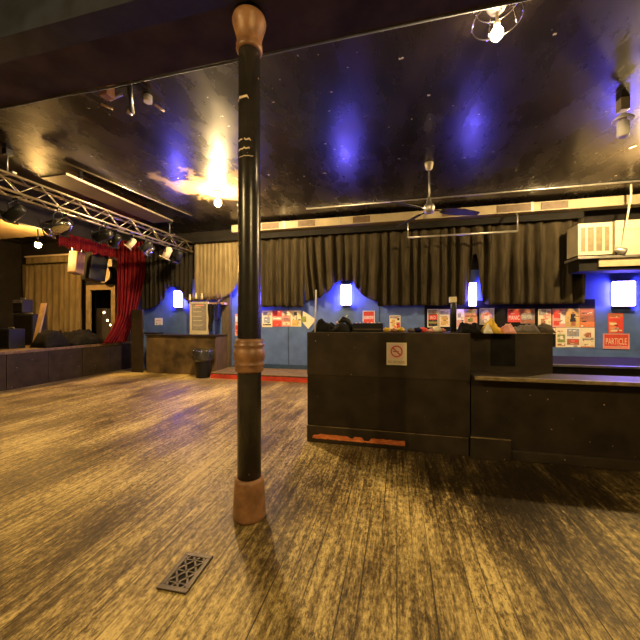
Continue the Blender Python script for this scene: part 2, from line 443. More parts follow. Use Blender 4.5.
for k in range(-14, 15):
    for sgn in (1, -1):
        sg = clipseg((k*stp-1, -sgn*1.3), (k*stp+1, sgn*1.3))
        if sg:
            a, b = sg; a, b = Vector((*a, 0)), Vector((*b, 0)); d = (b-a)
            if d.length < .02: continue
            ang = math.atan2(d.y, d.x); c = (a+b)/2
            lt.box(-d.length/2, d.length/2, -.006, .006, .003, .010, 0, mx @ Matrix.Translation(c) @ Matrix.Rotation(ang, 4, 'Z'))
for k in range(-7, 8):
    if abs(k*stp*1.3) < hy: lt.box(-hx, hx, k*stp*1.3-.004, k*stp*1.3+.004, .003, .009, 0, mx)
lt.build('lattice', M['grille'], fv)

# ------------------------------------------------------------------ the black booth and the bar
BY = 4.07
BX0, BX1, BX2 = -1.15, .84, 1.81
bo = thing('booth_counter', 'tall black-painted booth counter with a no smoking sign on its front, right of the column', 'booth', (0.3, 4.4, 0))
b = MB(); b.box(BX0+.012, BX1-.01, BY+.02, 4.85, 0.0, 1.42); b.build('body', M['blackpaint2'], bo)
MB().box(BX0, BX1, BY-.012, BY+.02, .885, 1.44, .005).build('upper_band', M['blackpaint'], bo)
MB().box(BX0, BX1, BY+.02, 4.85, 1.42, 1.44).build('top', M['ledge'], bo)
MB().box(BX0+.004, BX1-.005, BY-.002, BY+.02, .225, .885).build('front_panel', M['blackpaint2'], bo)
MB().box(BX0, BX1-.02, BY-.016, BY+.02, .0, .218, .005).build('kick_board', M['blackpaint'], bo)
MB().box(BX0, BX1-.02, BY-.020, BY-.0155, .212, .220).build('board_edge', M['brass'], bo, 'worn pale edge of the kick board')
xa, xb = at_y(313, 440, BY).x, at_y(405, 446, BY).x
rg = MB()
poly = []; n = 40
for k in range(n+1):
    x = xa+(xb-xa)*k/n; u = k/n
    top = .115+.012*noise.noise((k*.6, 1, 0))
    if u < .08: top -= .03*(1-u/.08)
    if .55 < u < .63: top = .075
    if .42 < u < .46: top = .09
    poly.append((x, top))
for k in range(n, -1, -1):
    poly.append((xa+(xb-xa)*k/n, .055+.01*noise.noise((k*.8, 4, 0))))
for k in range(n):
    i, j = k, k+1; ii, jj = len(poly)-1-k, len(poly)-2-k
    q = [poly[i], poly[j], poly[jj], poly[ii]]
    rg.hexa([(q[3][0], BY-.0195, q[3][1]), (q[2][0], BY-.0195, q[2][1]), (q[2][0], BY-.014, q[2][1]), (q[3][0], BY-.014, q[3][1]),
             (q[0][0], BY-.0195, q[0][1]), (q[1][0], BY-.0195, q[1][1]), (q[1][0], BY-.014, q[1][1]), (q[0][0], BY-.014, q[0][1])])
rg.build('bare_wood_strip', M['orangewood'], bo, 'bare orange-red wood where the paint has broken off')
rb = MB(); rb.box(BX1-.01, BX2, 4.36, 4.85, 0, 1.44, .004); rb.build('side_panel', M['blackpaint'], bo)
x0, x1 = at_y(491, 340, 4.35).x, at_y(515, 340, 4.35).x
MB().box(x0, x1, 4.345, 4.365, 1.04, 1.42).build('patch_panel', M['matblack'], bo, 'matt darker patch')
MB().box(BX1-.005, BX2, 4.352, 4.37, 1.434, 1.446).build('top_edge', M['brass'], bo)
# low bar
lb = thing('bar_counter', 'low black bar counter with a worn ledge running off to the right of the booth', 'bar', (3.2, 4.2, 0))
MB().box(BX1+.012, 5.6, BY+.015, 4.33, .0, .93).build('front_panel', M['blackpaint2'], lb)
MB().box(BX1+.012, 5.6, 3.93, 4.345, .93, .962, .004).build('worktop', M['ledge'], lb)
MB().box(BX1+.012, 5.6, 3.90, 3.93, .925, .966, .006).build('worktop_edge', M['brass'], lb, 'rubbed brassy front edge')
kx = at_y(511, 440, BY-.06).x
MB().box(BX1-.01, kx, BY-.06, BY+.015, .0, .245, .006).build('kick_box', M['blackpaint'], lb)
MB().box(BX1-.01, kx, BY-.064, BY-.056, .238, .250).build('kick_box_edge', M['brass'], lb, 'worn pale upper edge')
MB().box(kx+.005, 5.6, BY-.02, BY+.015, .0, .115, .01).build('skirting', M['blackpaint'], lb)
# counter behind the bar
bk = thing('back_counter', 'dark counter with a pale front edge standing behind the low bar', 'counter', (4.2, 6.2, 0))
MB().box(2.0, 6.1, 5.62, 6.85, 0, .89).build('body', M['matblack'], bk)
MB().box(2.0, 6.1, 5.58, 6.9, .89, .925, .004).build('worktop', pm('dull_black_top', (.014, .012, .01), .85, spec=.08), bk)
MB().box(2.0, 6.1, 5.55, 5.58, .893, .928, .004).build('front_edge', M['steel'], bk)

# ------------------------------------------------------------------ no smoking sign
a, c = at_y(386.5, 342.5, BY-.02), at_y(406.8, 365.5, BY-.02)
y = BY-.013
ns = thing('no_smoking_sign', 'white no smoking notice with a red crossed circle on the booth front', 'sign', ((a.x+c.x)/2, y, c.z))
MB().box(a.x, c.x, y-.004, y, c.z, a.z, .0015).build('plate', M['ivory'], ns)
s = MB().use(M['signred']); mx_, mz = (a.x+c.x)/2, a.z-(a.z-c.z)*.39; R = (c.x-a.x)*.30; yy = y-.0055
n = 40; ring = []
for k in range(n):
    t = k*2*PI/n
    ring.append((s.bm.verts.new((mx_+R*math.cos(t), yy, mz+R*math.sin(t))), s.bm.verts.new((mx_+R*.78*math.cos(t), yy, mz+R*.78*math.sin(t)))))
for k in range(n): s.face([ring[k][0], ring[(k+1) % n][0], ring[(k+1) % n][1], ring[k][1]])
m45 = Matrix.Translation((mx_, yy, mz)) @ Matrix.Rotation(PI/4, 4, 'Y')
s.box(-R*.9, R*.9, -.0004, .0004, -R*.11, R*.11, 0, m45)
s.use(M['ink']).box(mx_-R*.55, mx_+R*.35, yy+.0004, yy+.0008, mz-.05*R-.004, mz-.05*R+.006)
s.box(mx_-R*.62, mx_-R*.55, yy+.0004, yy+.0008, mz, mz+R*.35)
s.use(M['palepink']).box(mx_-R*1.3, mx_+R*1.3, yy+.0009, yy+.0012, mz-R*1.3, mz+R*1.25)
s.use(M['brownprint']).text('NO SMOKING', a.x+.02, c.x-.02, c.z+.022, c.z+.055, yy)
s.build('printing', None, ns, fixn=False)

# ------------------------------------------------------------------ things on the booth
TZ = 1.44
def onb(px, Y=4.4): return at_y(px, 331, Y).x
def heap(name, label, cat, x0, x1, y0, y1, z0, hfun, mat, seed=0, group=None, amp=.02, nx=40, ny=18):
    m = MB(); g = []
    for i in range(nx+1):
        row = []
        for j in range(ny+1):
            u, v = i/nx, j/ny
            edge = min(1, min(u, 1-u)*7)*min(1, min(v, 1-v)*4)
            h = hfun(u)*math.sqrt(max(0, edge))*(.75+.25*math.sin(v*PI))
            x, y = x0+(x1-x0)*u, y0+(y1-y0)*v
            d = (noise.noise((x*9+seed, y*9, seed))*2+noise.noise((x*26+seed, y*22, seed))*1.3+abs(noise.noise((x*50, y*40, seed)))*.8)*amp*edge
            row.append(m.bm.verts.new((x, y, z0+max(0, h+d))))
        g.append(row)
    for i in range(nx):
        for j in range(ny): m.face([g[i][j], g[i+1][j], g[i+1][j+1], g[i][j+1]], True)
    m.face([g[i][0] for i in range(nx, -1, -1)]+[g[0][j] for j in range(1, ny+1)]+[g[i][ny] for i in range(1, nx+1)]+[g[nx][j] for j in range(ny-1, 0, -1)])
    o = m.build(name, mat); return tag(o, label, cat, group)
x0, x1 = BX0+.03, onb(352)
heap('duffel_bag', 'soft black bag slumped on the left end of the booth top', 'bag', x0, x1, 4.15, 4.6, TZ,
     lambda u: 1.15*(.15-.10*abs(u-.13)/.13 if u < .13 else .15-.24*(u-.13) if u < .4 else .085+.015*math.sin(u*20)), M['blackcloth'], 1, amp=.014, nx=48)
x0 = onb(315.5, 4.12)
tag(MB().tube([(x0-.008, 4.12, TZ), (x0+.008, 4.12, 2.0)], .010, 8).build('white_rod', M['white']), 'thin white rod standing upright by the black bag on the booth', 'rod')
# small peaked thing (a lamp head on its side) behind the bag
x0 = onb(345, 4.7)
sl = thing('clip_lamp', 'small dark clip lamp with pale band peeking up behind the black bag on the booth', 'lamp', (x0, 4.7, TZ))
MB().tube([(x0-.10, 4.7, TZ+.11), (x0-.02, 4.7, TZ+.17), (x0+.04, 4.7, TZ+.14), (x0+.12, 4.7, TZ+.02)], [.03, .05, .045, .03], 12).build('head', M['blackplastic'], sl)
MB().tube([(x0-.115, 4.7, TZ+.10), (x0-.09, 4.7, TZ+.12)], [.036, .036], 12).build('band', M['steel'], sl)
MB().tube([(x0+.0, 4.7, TZ+.17), (x0+.035, 4.7, TZ+.235)], [.012, .006], 8).build('hook', M['steel'], sl)
MB().box(x0+.02, x0+.18, 4.62, 4.78, TZ, TZ+.03).build('base', M['blackplastic'], sl)
# mixer
x0, x1 = onb(354, 4.5), onb(383.5, 4.5)
mxr = thing('sound_mixer', 'flat black mixing desk on the booth top under the red poster', 'mixer', ((x0+x1)/2, 4.5, TZ))
MB().box(x0, x1, 4.3, 4.65, TZ, TZ+.115, .008).build('case', M['blackplastic'], mxr)
MB().box(x0+.02, x1-.02, 4.294, 4.302, TZ+.03, TZ+.045).build('front_strip', M['vent'], mxr)
for k in range(7):
    xx = x0+.05+k*(x1-x0-.1)/6
    MB().lathe([(.012, TZ+.115), (.012, TZ+.127), (.008, TZ+.13)], (xx, 4.36, 0), 10).build('knob', M['steel'], mxr)
# scattered flyers and wrappers
sc_items = [(387, 'yellow', 'crumpled yellow wrapper next to the black mixing desk', 'yellowcloth', .045), (394, 'brown', 'crumpled brown wrapper between two yellow ones on the booth', 'brownprint', .035),
            (401, 'gold', 'crumpled gold wrapper right of the no smoking sign on the booth edge', 'yellowcloth', .045), (411, 'grey', 'balled pale tissue in the middle of the booth litter', 'greycloth', .038),
            (418, 'grey', 'small dark blue crumpled wrapper left of the red ones', 'navycloth', .045), (424, 'red', 'crumpled red packet left of the pale crumpled paper', 'red', .045),
            (431, 'red', 'smaller crumpled pink packet against the red one', 'pink', .035), (437, 'ivory', 'pale crumpled paper at the foot of the black tap post', 'ivory', .055),
            (443, 'ochre', 'flattened ochre scrap beside the black tap post', 'brownprint', .04)]
for i, (px, _, lab, mt, h) in enumerate(sc_items):
    x = onb(px, 4.25); m = MB(); m.ball((x, 4.25+.03*(i % 3), TZ+h*.72), h, 10, (1.15, 1, .72))
    for v in m.bm.verts:
        q = noise.noise(v.co*38+Vector((i*3, 0, 0)))*.35
        c = Vector((x, 4.25, TZ+h*.72)); v.co.x += (v.co.x-c.x)*q; v.co.z = max(TZ, v.co.z+(v.co.z-c.z)*q)
    tag(m.build('crumpled_wrapper', M[mt]), lab, 'litter', 'litter along the booth top')
# tap post
x = onb(453.5, 4.35)
tp = thing('tap_post', 'black upright post with a pale cap standing on the booth top', 'post', (x, 4.35, TZ))
zt = at_y(453, 297, 4.35).z
MB().box(x-.05, x+.05, 4.3, 4.4, TZ, TZ+.012, .003).build('foot', M['blackplastic'], tp)
MB().lathe([(.036, TZ+.012), (.036, zt-.075), (.03, zt-.07)], (x, 4.35, 0), 18).build('post', M['blackplastic'], tp)
MB().box(x-.05, x+.035, 4.31, 4.39, zt-.07, zt, .008).build('cap', M['ivory'], tp, 'pale cap')
# dark scarf, yellow cloth, pink papers, grey bag
heap('black_scarf', 'rumpled black scarf on the booth top between the post and the yellow cloth', 'scarf', onb(457), onb(478), 4.2, 4.5, TZ, lambda u: .05+.06*math.sin(u*PI)+.03*math.sin(u*9), M['blackcloth'], 5, amp=.03)
heap('yellow_cloth', 'peaked yellow cloth bundled on the booth top right of the black scarf', 'cloth', onb(479.5), onb(499), 4.18, 4.45, TZ, lambda u: .145*max(0, 1-abs(u-.45)/.5)**.8+.02, M['yellowcloth'], 9, amp=.03)
heap('white_napkin', 'white napkin lying over the peak of the yellow cloth', 'napkin', onb(483.5, 4.17), onb(492.5, 4.17), 4.14, 4.2, TZ, lambda u: .125*max(0, 1-abs(u-.5)/.6)**.8+.01, M['white'], 19, amp=.02)
heap('pink_tissue', 'pale pink tissue paper heaped right of the yellow cloth', 'tissue', onb(498), onb(511), 4.18, 4.42, TZ, lambda u: .04+.045*math.sin(u*PI), M['pink'], 12, amp=.035)
heap('grey_sweater', 'folded grey sweater lying on the right end of the booth top', 'sweater', onb(507, 4.6), onb(536, 4.6), 4.45, 4.75, TZ, lambda u: .045+.075*u, M['greycloth'], 15, amp=.02)
heap('brown_sleeve', 'dark brown jacket lying on the booth top beside the grey sweater', 'jacket', onb(537, 4.6), onb(553, 4.6), 4.5, 4.78, TZ, lambda u: .06+.04*math.sin(u*PI), pm('brown_cloth', (.07, .05, .03), .9), 17, amp=.02)

# ------------------------------------------------------------------ posters
PY = WB-.0125
def poster(px0, px1, py0, py1, base, blocks, label, group=None, name='poster', texts=(), Y=PY, frame=None, tilt=0, cat='poster'):
    """flat sheet with its print; blocks are (u0, v0, u1, v1, material) in 0..1 of the sheet, v from the top"""
    p0 = at_y(px0, (py0+py1)/2, Y); p1 = at_y(px1, (py0+py1)/2, Y)
    pc = (px0+px1)/2; za, zb = at_y(pc, py0, Y).z, at_y(pc, py1, Y).z
    X0, X1 = p0.x, p1.x; W, H = X1-X0, za-zb
    m = MB().use(M[base]); m.box(X0, X1, Y, Y+.012, zb, za)
    lay = Y
    for i, (u0, v0, u1, v1, mt) in enumerate(blocks):
        lay -= .0008
        m.use(M[mt])
        a = [m.bm.verts.new((X0+W*u, lay, za-H*v)) for u, v in ((u0, v1), (u1, v1), (u1, v0), (u0, v0))]
        m.face(a)
    rn = random.Random(int(px0*7+py0*3))
    for k in range(12):
        mt = rn.choice(('ink', 'greyprint', 'ivory', 'brownprint', 'white', base))
        if texts and mt in ('white', 'ivory'): mt = 'brownprint'
        u, v = rn.uniform(.06, .75), rn.uniform(.05, .93)
        if texts and min(t[2] for t in texts)-.08 < v < max(t[4] for t in texts)+.04: continue
        du_, dv_ = rn.uniform(.06, .3), rn.uniform(.015, .07); du_ = min(du_, .96-u); dv_ = min(dv_, .97-v)
        lay -= .0003; m.use(M[mt])
        m.face([m.bm.verts.new((X0+W*a_, lay, za-H*b__)) for a_, b__ in ((u, v+dv_), (u+du_, v+dv_), (u+du_, v), (u, v))])
    for st, u0, v0, u1, v1, mt in texts:
        m.use(M[mt]).text(st, X0+W*u0, X0+W*u1, za-H*v1, za-H*v0, lay-.001)
    if tilt:
        c = Vector(((X0+X1)/2, Y, (za+zb)/2))
        bmesh.ops.rotate(m.bm, verts=m.bm.verts[:], cent=c, matrix=Matrix.Rotation(tilt, 3, 'Y'))
    if frame:
        r = thing(name, label, cat, ((X0+X1)/2, Y, zb), group)
        m.build('sheet', None, r, fixn=False)
        f = MB(); t = .022
        for q in ((X0-t, X1+t, zb-t, zb), (X0-t, X1+t, za, za+t), (X0-t, X0, zb, za), (X1, X1+t, zb, za)): f.box(q[0], q[1], Y-.012, Y+.01, q[2], q[3])
        f.build('frame', M[frame], r)
        return r
    return tag(m.build(name, None, fixn=False), label, cat, group)
G1 = 'posters pinned on the back wall'
# left run
poster(235, 240, 314, 336, 'pink', [(.1, .1, .9, .35, 'white'), (.1, .5, .9, .9, 'red')], 'narrow pink and red poster just left of the column collar', G1)
poster(262, 272.3, 310.5, 327, 'ivory', [(.1, .1, .9, .3, 'greyprint'), (.2, .4, .8, .75, 'blueprint'), (.1, .82, .9, .9, 'ink')], 'cream sheet with grey print, first of the poster strip right of the column', G1)
poster(272.3, 281.7, 310.5, 326.5, 'red', [(0, .38, 1, .62, 'pink'), (.1, .45, .9, .55, 'white')], 'red sheet with a pale middle band in the poster strip right of the column', G1)
poster(281.7, 290.7, 310.5, 326.5, 'pink', [(.05, .06, .95, .3, 'ivory'), (.1, .72, .9, .9, 'ivory')], 'pink sheet with bold black lettering in the poster strip right of the column', G1, texts=[('ritmo', .08, .42, .95, .68, 'ink')])
poster(290.7, 301.2, 310.5, 326.5, 'ivory', [(.3, .08, .6, .25, 'ink'), (.15, .6, .75, .95, 'ochre'), (.5, .35, .6, .58, 'greyprint')], 'cream sheet with an ochre drawing, last of the straight poster strip', G1)
# folded sheet hanging at a slant behind the bag
a, b, c, d = at_y(303, 311, PY), at_y(316, 319.5, PY), at_y(308.5, 329, PY), at_y(302.5, 322, PY)
m = MB().use(M['ivory']).prism([(a.x, a.z), (d.x, d.z), (c.x, c.z), (b.x, b.z)], PY-.02, PY+.011)
g1 = at_y(304.5, 319, PY); m.use(M['green']).box(g1.x-.08, g1.x+.06, PY-.022, PY-.0205, g1.z-.09, g1.z+.08)
tag(m.build('hanging_flyer', None), 'cream flyer hanging askew on the blue wall behind the white rod', 'flyer')
poster(363.5, 374, 311.5, 323.8, 'red', [(.03, .36, .97, .62, 'pink')], 'square red poster with a white word on the blue wall above the mixing desk', G1, texts=[('DIRTY', .06, .37, .94, .62, 'white')], frame='white')
poster(389.5, 400.5, 315.5, 329, 'ivory', [(.05, .04, .95, .22, 'greyprint'), (.2, .3, .5, .8, 'ochre'), (.65, .5, .95, .95, 'red'), (.7, .15, .9, .35, 'ink'), (.35, .75, .6, .95, 'orange')], 'small cream poster with ochre and red figures, alone on the blue wall', G1)
# dark board behind the right-hand run
a, c = at_y(424.5, 306, WB), at_y(553.5, 333, WB)
bd = at_y(424.5, 336, WB)
q1, q2 = at_y(551.6, 308, WB), at_y(595, 347.5, WB)
struct(MB().box(a.x, q1.x, WB-.004, WB, 1.2, 2.1).box(q1.x, q2.x, WB-.004, WB, q2.z, 2.1), 'trim_5', M['matblack'])
PY2 = WB-.0165
poster(428.3, 437.6, 310, 326.5, 'ink', [(.05, .28, .95, .6, 'red'), (.05, .03, .95, .25, 'greyprint'), (.05, .7, .95, .82, 'green')], 'framed black and red poster, first of the row on the dark board', G1, frame='ivory', texts=[('IRO', .2, .38, .8, .55, 'white')], Y=PY2)
poster(439.3, 449.8, 309.2, 326.8, 'ivory', [(.1, .1, .9, .3, 'greyprint'), (.2, .4, .8, .6, 'ochre'), (.15, .65, .85, .9, 'ochre')], 'pale speckled cream poster left of the black tap post', G1, Y=PY2)
poster(456, 464.3, 309.2, 329, 'white', [(.2, .22, .6, .42, 'greyprint'), (.1, .55, .7, .9, 'pink')], 'white poster with a grey portrait right of the black tap post', G1, Y=PY2)
poster(464.3, 477.2, 309.2, 330, 'pink', [(.05, .05, .95, .2, 'greyprint'), (.05, .3, .95, .38, 'brownprint'), (.3, .42, .65, .62, 'green'), (.05, .7, .95, .78, 'brownprint')], 'dusky pink poster with brown stripes under the second violet lamp', G1, Y=PY2)
poster(480.3, 493.3, 309, 324, 'greyprint', [(.1, .3, .9, .75, 'pink'), (.3, .4, .7, .9, 'ivory'), (.35, .2, .65, .4, 'orange')], 'grey poster with a pale pink figure above the yellow cloth', G1, frame='steel', Y=PY2)
poster(507.8, 520.6, 308.8, 322.2, 'red', [(.0, .02, 1, .1, 'orange')], 'red poster with white block lettering right of the grey framed one', G1, texts=[('MANIC', .08, .5, .92, .82, 'white')], Y=PY2)
poster(520.8, 534.8, 308.8, 323.5, 'greyprint', [(.02, .02, .98, .3, 'brownprint'), (.02, .75, .98, .98, 'brownprint')], 'dark grey poster with a white title, next to the red lettered one', G1, texts=[('ONE MORE', .06, .42, .8, .66, 'white')], Y=PY2)
poster(538.3, 551.3, 309, 327, 'ivory', [(.05, .05, .6, .35, 'greyprint'), (.4, .3, .7, .6, 'pink'), (.2, .55, .55, .85, 'brownprint'), (.7, .1, .95, .5, 'pink')], 'cream and grey poster immediately left of the large poster board', G1, Y=PY2)
poster(552.5, 565.8, 308.6, 327.3, 'pink', [(.1, .1, .6, .5, 'red'), (.6, .3, .95, .8, 'white'), (.1, .65, .5, .9, 'red')], 'pink and red poster at the top left of the poster board', G1, Y=PY2)
poster(566, 579.6, 308.6, 327.3, 'ochre', [(.3, .55, .75, .72, 'ink'), (.35, .28, .7, .58, 'ink'), (.45, .18, .62, .3, 'brownprint'), (.38, .7, .7, .92, 'brownprint')], 'ochre poster with a dark standing figure, top row of the poster board', G1, Y=PY2)
poster(579.8, 594.6, 308.6, 327.3, 'brownprint', [(.08, .1, .9, .16, 'orange'), (.08, .3, .9, .36, 'orange'), (.0, .7, 1, .98, 'orange')], 'rust brown poster at the top right of the poster board', G1, Y=PY2)
poster(556, 566, 327.6, 347.2, 'ivory', [(.15, .35, .9, .75, 'green'), (.4, .42, .7, .6, 'white'), (.15, .82, .9, .92, 'brownprint')], 'cream poster with a green picture, bottom left of the poster board', G1, Y=PY2)
poster(566.2, 580, 327.6, 347.2, 'white', [(.06, .06, .94, .45, 'blueprint'), (.2, .15, .75, .4, 'greyprint'), (.06, .58, .94, .88, 'brownprint'), (.3, .62, .8, .74, 'red')], 'white poster with a blue-grey photo over a red-brown one, bottom row of the poster board', G1, Y=PY2)
poster(580.2, 594.8, 327.6, 347.4, 'ivory', [(.35, .25, .75, .5, 'brownprint'), (.15, .55, .85, .64, 'greyprint'), (.05, .95, .95, .99, 'orange')], 'cream poster with a small brown drawing, bottom right of the poster board', G1, Y=PY2)
poster(551.8, 555.5, 328, 334, 'ivory', [(.2, .2, .8, .6, 'white')], 'small torn scrap of cream paper at the left edge of the poster board', G1, Y=PY2)
poster(608.4, 623.3, 313.4, 333, 'red', [(.03, .03, .97, .17, 'brownprint'), (.08, .20, .7, .24, 'pink'), (.03, .42, .5, .97, 'orange'), (.1, .48, .55, .56, 'ivory'), (.08, .72, .7, .78, 'pink'), (.2, .84, .6, .92, 'ivory')], 'red and orange handbill on the blue wall under the rightmost violet lamp', G1, Y=PY)
poster(604.2, 628.2, 334.5, 348, 'red', [(.02, .86, .98, .97, 'pink')], 'wide red sign with cream block capitals below the red and orange handbill', None, name='lettered_sign', cat='sign', texts=[('PARTICLE', .07, .28, .94, .74, 'ivory')], frame='pink')
poster(154.8, 162.3, 318, 325, 'white', [(.2, .3, .8, .4, 'pink'), (.2, .55, .8, .62, 'pink')], 'small white notice on the blue wall over the corner counter', None, name='paper_notice', cat='notice')

# ------------------------------------------------------------------ violet wall lamps
def sconce(px, py0, py1, wpx, label, shield=False):
    Y = WB; pc = at_y(px, (py0+py1)/2, Y-.1); za, zb = at_y(px, py0, Y-.1).z, at_y(px, py1, Y-.1).z
    w_ = wpx*(Y/ray(px, 0).y)/320/2; x = pc.x
    r = thing('wall_lamp', label, 'wall lamp', (x, Y, zb), 'violet wall lamps')
    MB().box(x-w_+.02, x+w_-.02, Y-.05, Y, zb-.03, za+.03, .006).build('back_plate', M['blackplastic'], r)
    MB().box(x-w_, x+w_, Y-.16, Y-.05, zb, za, .02).build('diffuser', M['uv'], r)
    for z0, z1 in ((zb-.03, zb-.001), (za+.001, za+.022)):
        MB().box(x-w_-.006, x+w_+.006, Y-.166, Y-.05, z0, z1).build('end_cap', M['blackplastic'], r)
    return r
sconce(178.3, 291, 307, 7.5, 'violet glowing wall lamp over the corner counter on the left')
sconce(248, 286, 306, 10, 'violet wall lamp half hidden behind the iron column')
sconce(346, 285, 305, 9.5, 'violet wall lamp framed by the parted drape left of the no smoking sign')
sconce(472.5, 283, 306, 6.5, 'violet wall lamp peeping through the long drape above the black scarf')
sconce(623.5, 281.5, 306, 17.5, 'large violet wall lamp on the bare blue wall at the far right')

# ------------------------------------------------------------------ drapes
def drape(px0, px1, ytop, zbot, Y, mat, label, name='drape', wl=.16, amp=.05, pulls=(), seed=0, group='drapes along the back wall', along='y', X0=None, X1=None, ztop=None, slit=None):
    if X0 is None: X0 = at_y(px0, 280, Y).x; X1 = at_y(px1, 280, Y).x
    zt = ztop if ztop is not None else ytop
    n = max(12, int((X1-X0)/wl*9)); nz = 26; m = MB(); g = []
    for i in range(n+1):
        x = X0+(X1-X0)*i/n; row = []
        ph = 2*PI*(x/wl+.55*noise.noise((x*1.6, seed, 0))+.25*noise.noise((x*4.1, seed, 5)))
        zb = zbot+.03*noise.noise((x*1.3, seed, 9))
        for xl, h, wl_, wr_ in pulls:
            dx = x-xl; zb = max(zb, zbot+h*math.exp(-max(0, abs(dx)-.23*min(1, wl_*2.2))/(wl_ if dx < 0 else wr_)*1.9)-.02)
        for j in range(nz+1):
            v = j/nz; z = zt+(zb-zt)*v; xx = x
            for xl, h, wl_, wr_ in pulls:
                dx = x-xl; w_ = wl_ if dx < 0 else wr_
                de = math.copysign(max(0, abs(dx)-.24), dx)
                xx -= de*.45*math.exp(-(dx/w_)**2)*v**2*min(1, h)
            a = amp*(.5+.5*min(1, v*1.6))*(.75+.9*noise.noise((x*2.3, z*.4, seed)))
            yy = Y+a*math.sin(ph+.5*noise.noise((x*2, z*1.1, seed)))+.02*math.sin(2*ph)*v
            row.append(m.bm.verts.new((xx, yy, z)))
        g.append(row)
    for i in range(n):
        for j in range(nz): m.face([g[i][j], g[i][j+1], g[i+1][j+1], g[i+1][j]], True)
    o = m.build(name, mat, fixn=False)
    so = o.modifiers.new('thickness', 'SOLIDIFY'); so.thickness = .006
    return tag(o, label, 'drape', group)
DZ = 1.98; DT = 4.06
xs1, xs2, xs3 = at_y(248, 290, WB).x, at_y(346, 290, WB).x, at_y(472.5, 290, WB).x
DY = WB-.24
drape(142, 193, DT, 1.93, DY, M['curtain_dark'], 'near-black drape in the back left corner beside the red stage curtain', seed=3, pulls=((at_y(178.5, 290, WB).x, .74, .5, .55),))
drape(194, 240, DT, 2.24, DY+.0, M['curtain_lit'], 'drape with the bare lamp glow in its beige colour, left of the column', seed=11, wl=.14, amp=.03, pulls=((xs1, .5, .45, .4),))
drape(243, 303, DT, DZ, DY, M['curtain'], 'dark olive drape immediately right of the column', seed=21, wl=.27, amp=.12)
drape(301, 380, DT, DZ, DY, M['curtain'], 'dark olive drape parted like a tent around the middle violet lamp', seed=31, wl=.25, amp=.115, pulls=((xs2, .72, 1.25, .8),))
drape(378, 473.4, DT, DZ, DY, M['curtain'], 'dark olive drape behind the ceiling fan', seed=41, wl=.25, amp=.11, pulls=((xs3, 1.3, .11, .11),))
drape(471.8, 583, DT, DZ, DY, M['curtain'], 'dark olive drape ending at the air conditioner on the right', seed=51, wl=.29, amp=.125, pulls=((xs3, 1.3, .11, .11),))
# black pelmet above the drapes
pl = MB(); pl.box(at_y(143, 240, 8.6).x, at_y(583, 240, 8.6).x, 8.56, 8.62, 3.95, 4.10)
tag(pl.build('pelmet', M['matblack']), 'long black pelmet board hiding the tops of the drapes under the duct', 'pelmet')

# ------------------------------------------------------------------ duct along the back wall
dx0 = at_y(259, 225, 8.3).x
du = thing('ventilation_duct', 'long pale ventilation duct with brown grilles running along the back wall above the drapes', 'duct', (0, 8.3, 4.09))
MB().box(-4.6, 6.2, 8.3, 8.56, 4.10, 4.31, .008).build('casing', M['duct'], du)
for pa, pb in ((262, 279), (298, 315), (353, 370), (442, 466), (497, 531), (541, 568)):
    a, c = at_y(pa, 225, 8.3).x, at_y(pb, 225, 8.3).x
    v = MB(); v.box(a, c, 8.285, 8.3, 4.125, 4.285, .004); v.build('grille', M['vent'], du)
for px in (284, 340, 425, 532):
    x = at_y(px, 225, 8.3).x
    MB().box(x-.02, x+.02, 8.288, 8.3, 4.098, 4.312).build('joint', M['steel'], du)
# conduit on the ceiling in front of it
q0 = at_z(380, 203, CEIL-.03).y
tag(MB().tube([(-2.2, q0, CEIL-.022), (2, q0, CEIL-.022), (6.2, q0, CEIL-.022)], .02, 8).build('ceiling_conduit', M['steel']), 'thin metal conduit crossing the ceiling in front of the duct', 'conduit')
# steel rail hung before the drapes
a, c = at_y(408, 237.5, 8.2), at_y(517.5, 231.5, 8.2)
rl = thing('hanging_rail', 'horizontal steel rail hung in front of the drapes right of the ceiling fan', 'rail', ((a.x+c.x)/2, 8.2, a.z))
MB().tube([(a.x, 8.2, a.z), (c.x, 8.2, a.z)], .024, 10).build('bar', M['steel'], rl)
for x in (a.x, c.x):
    MB().tube([(x, 8.2, a.z), (x, 8.2, 4.0), (x, 8.32, 4.1)], .016, 8).build('hanger', M['steel'], rl)

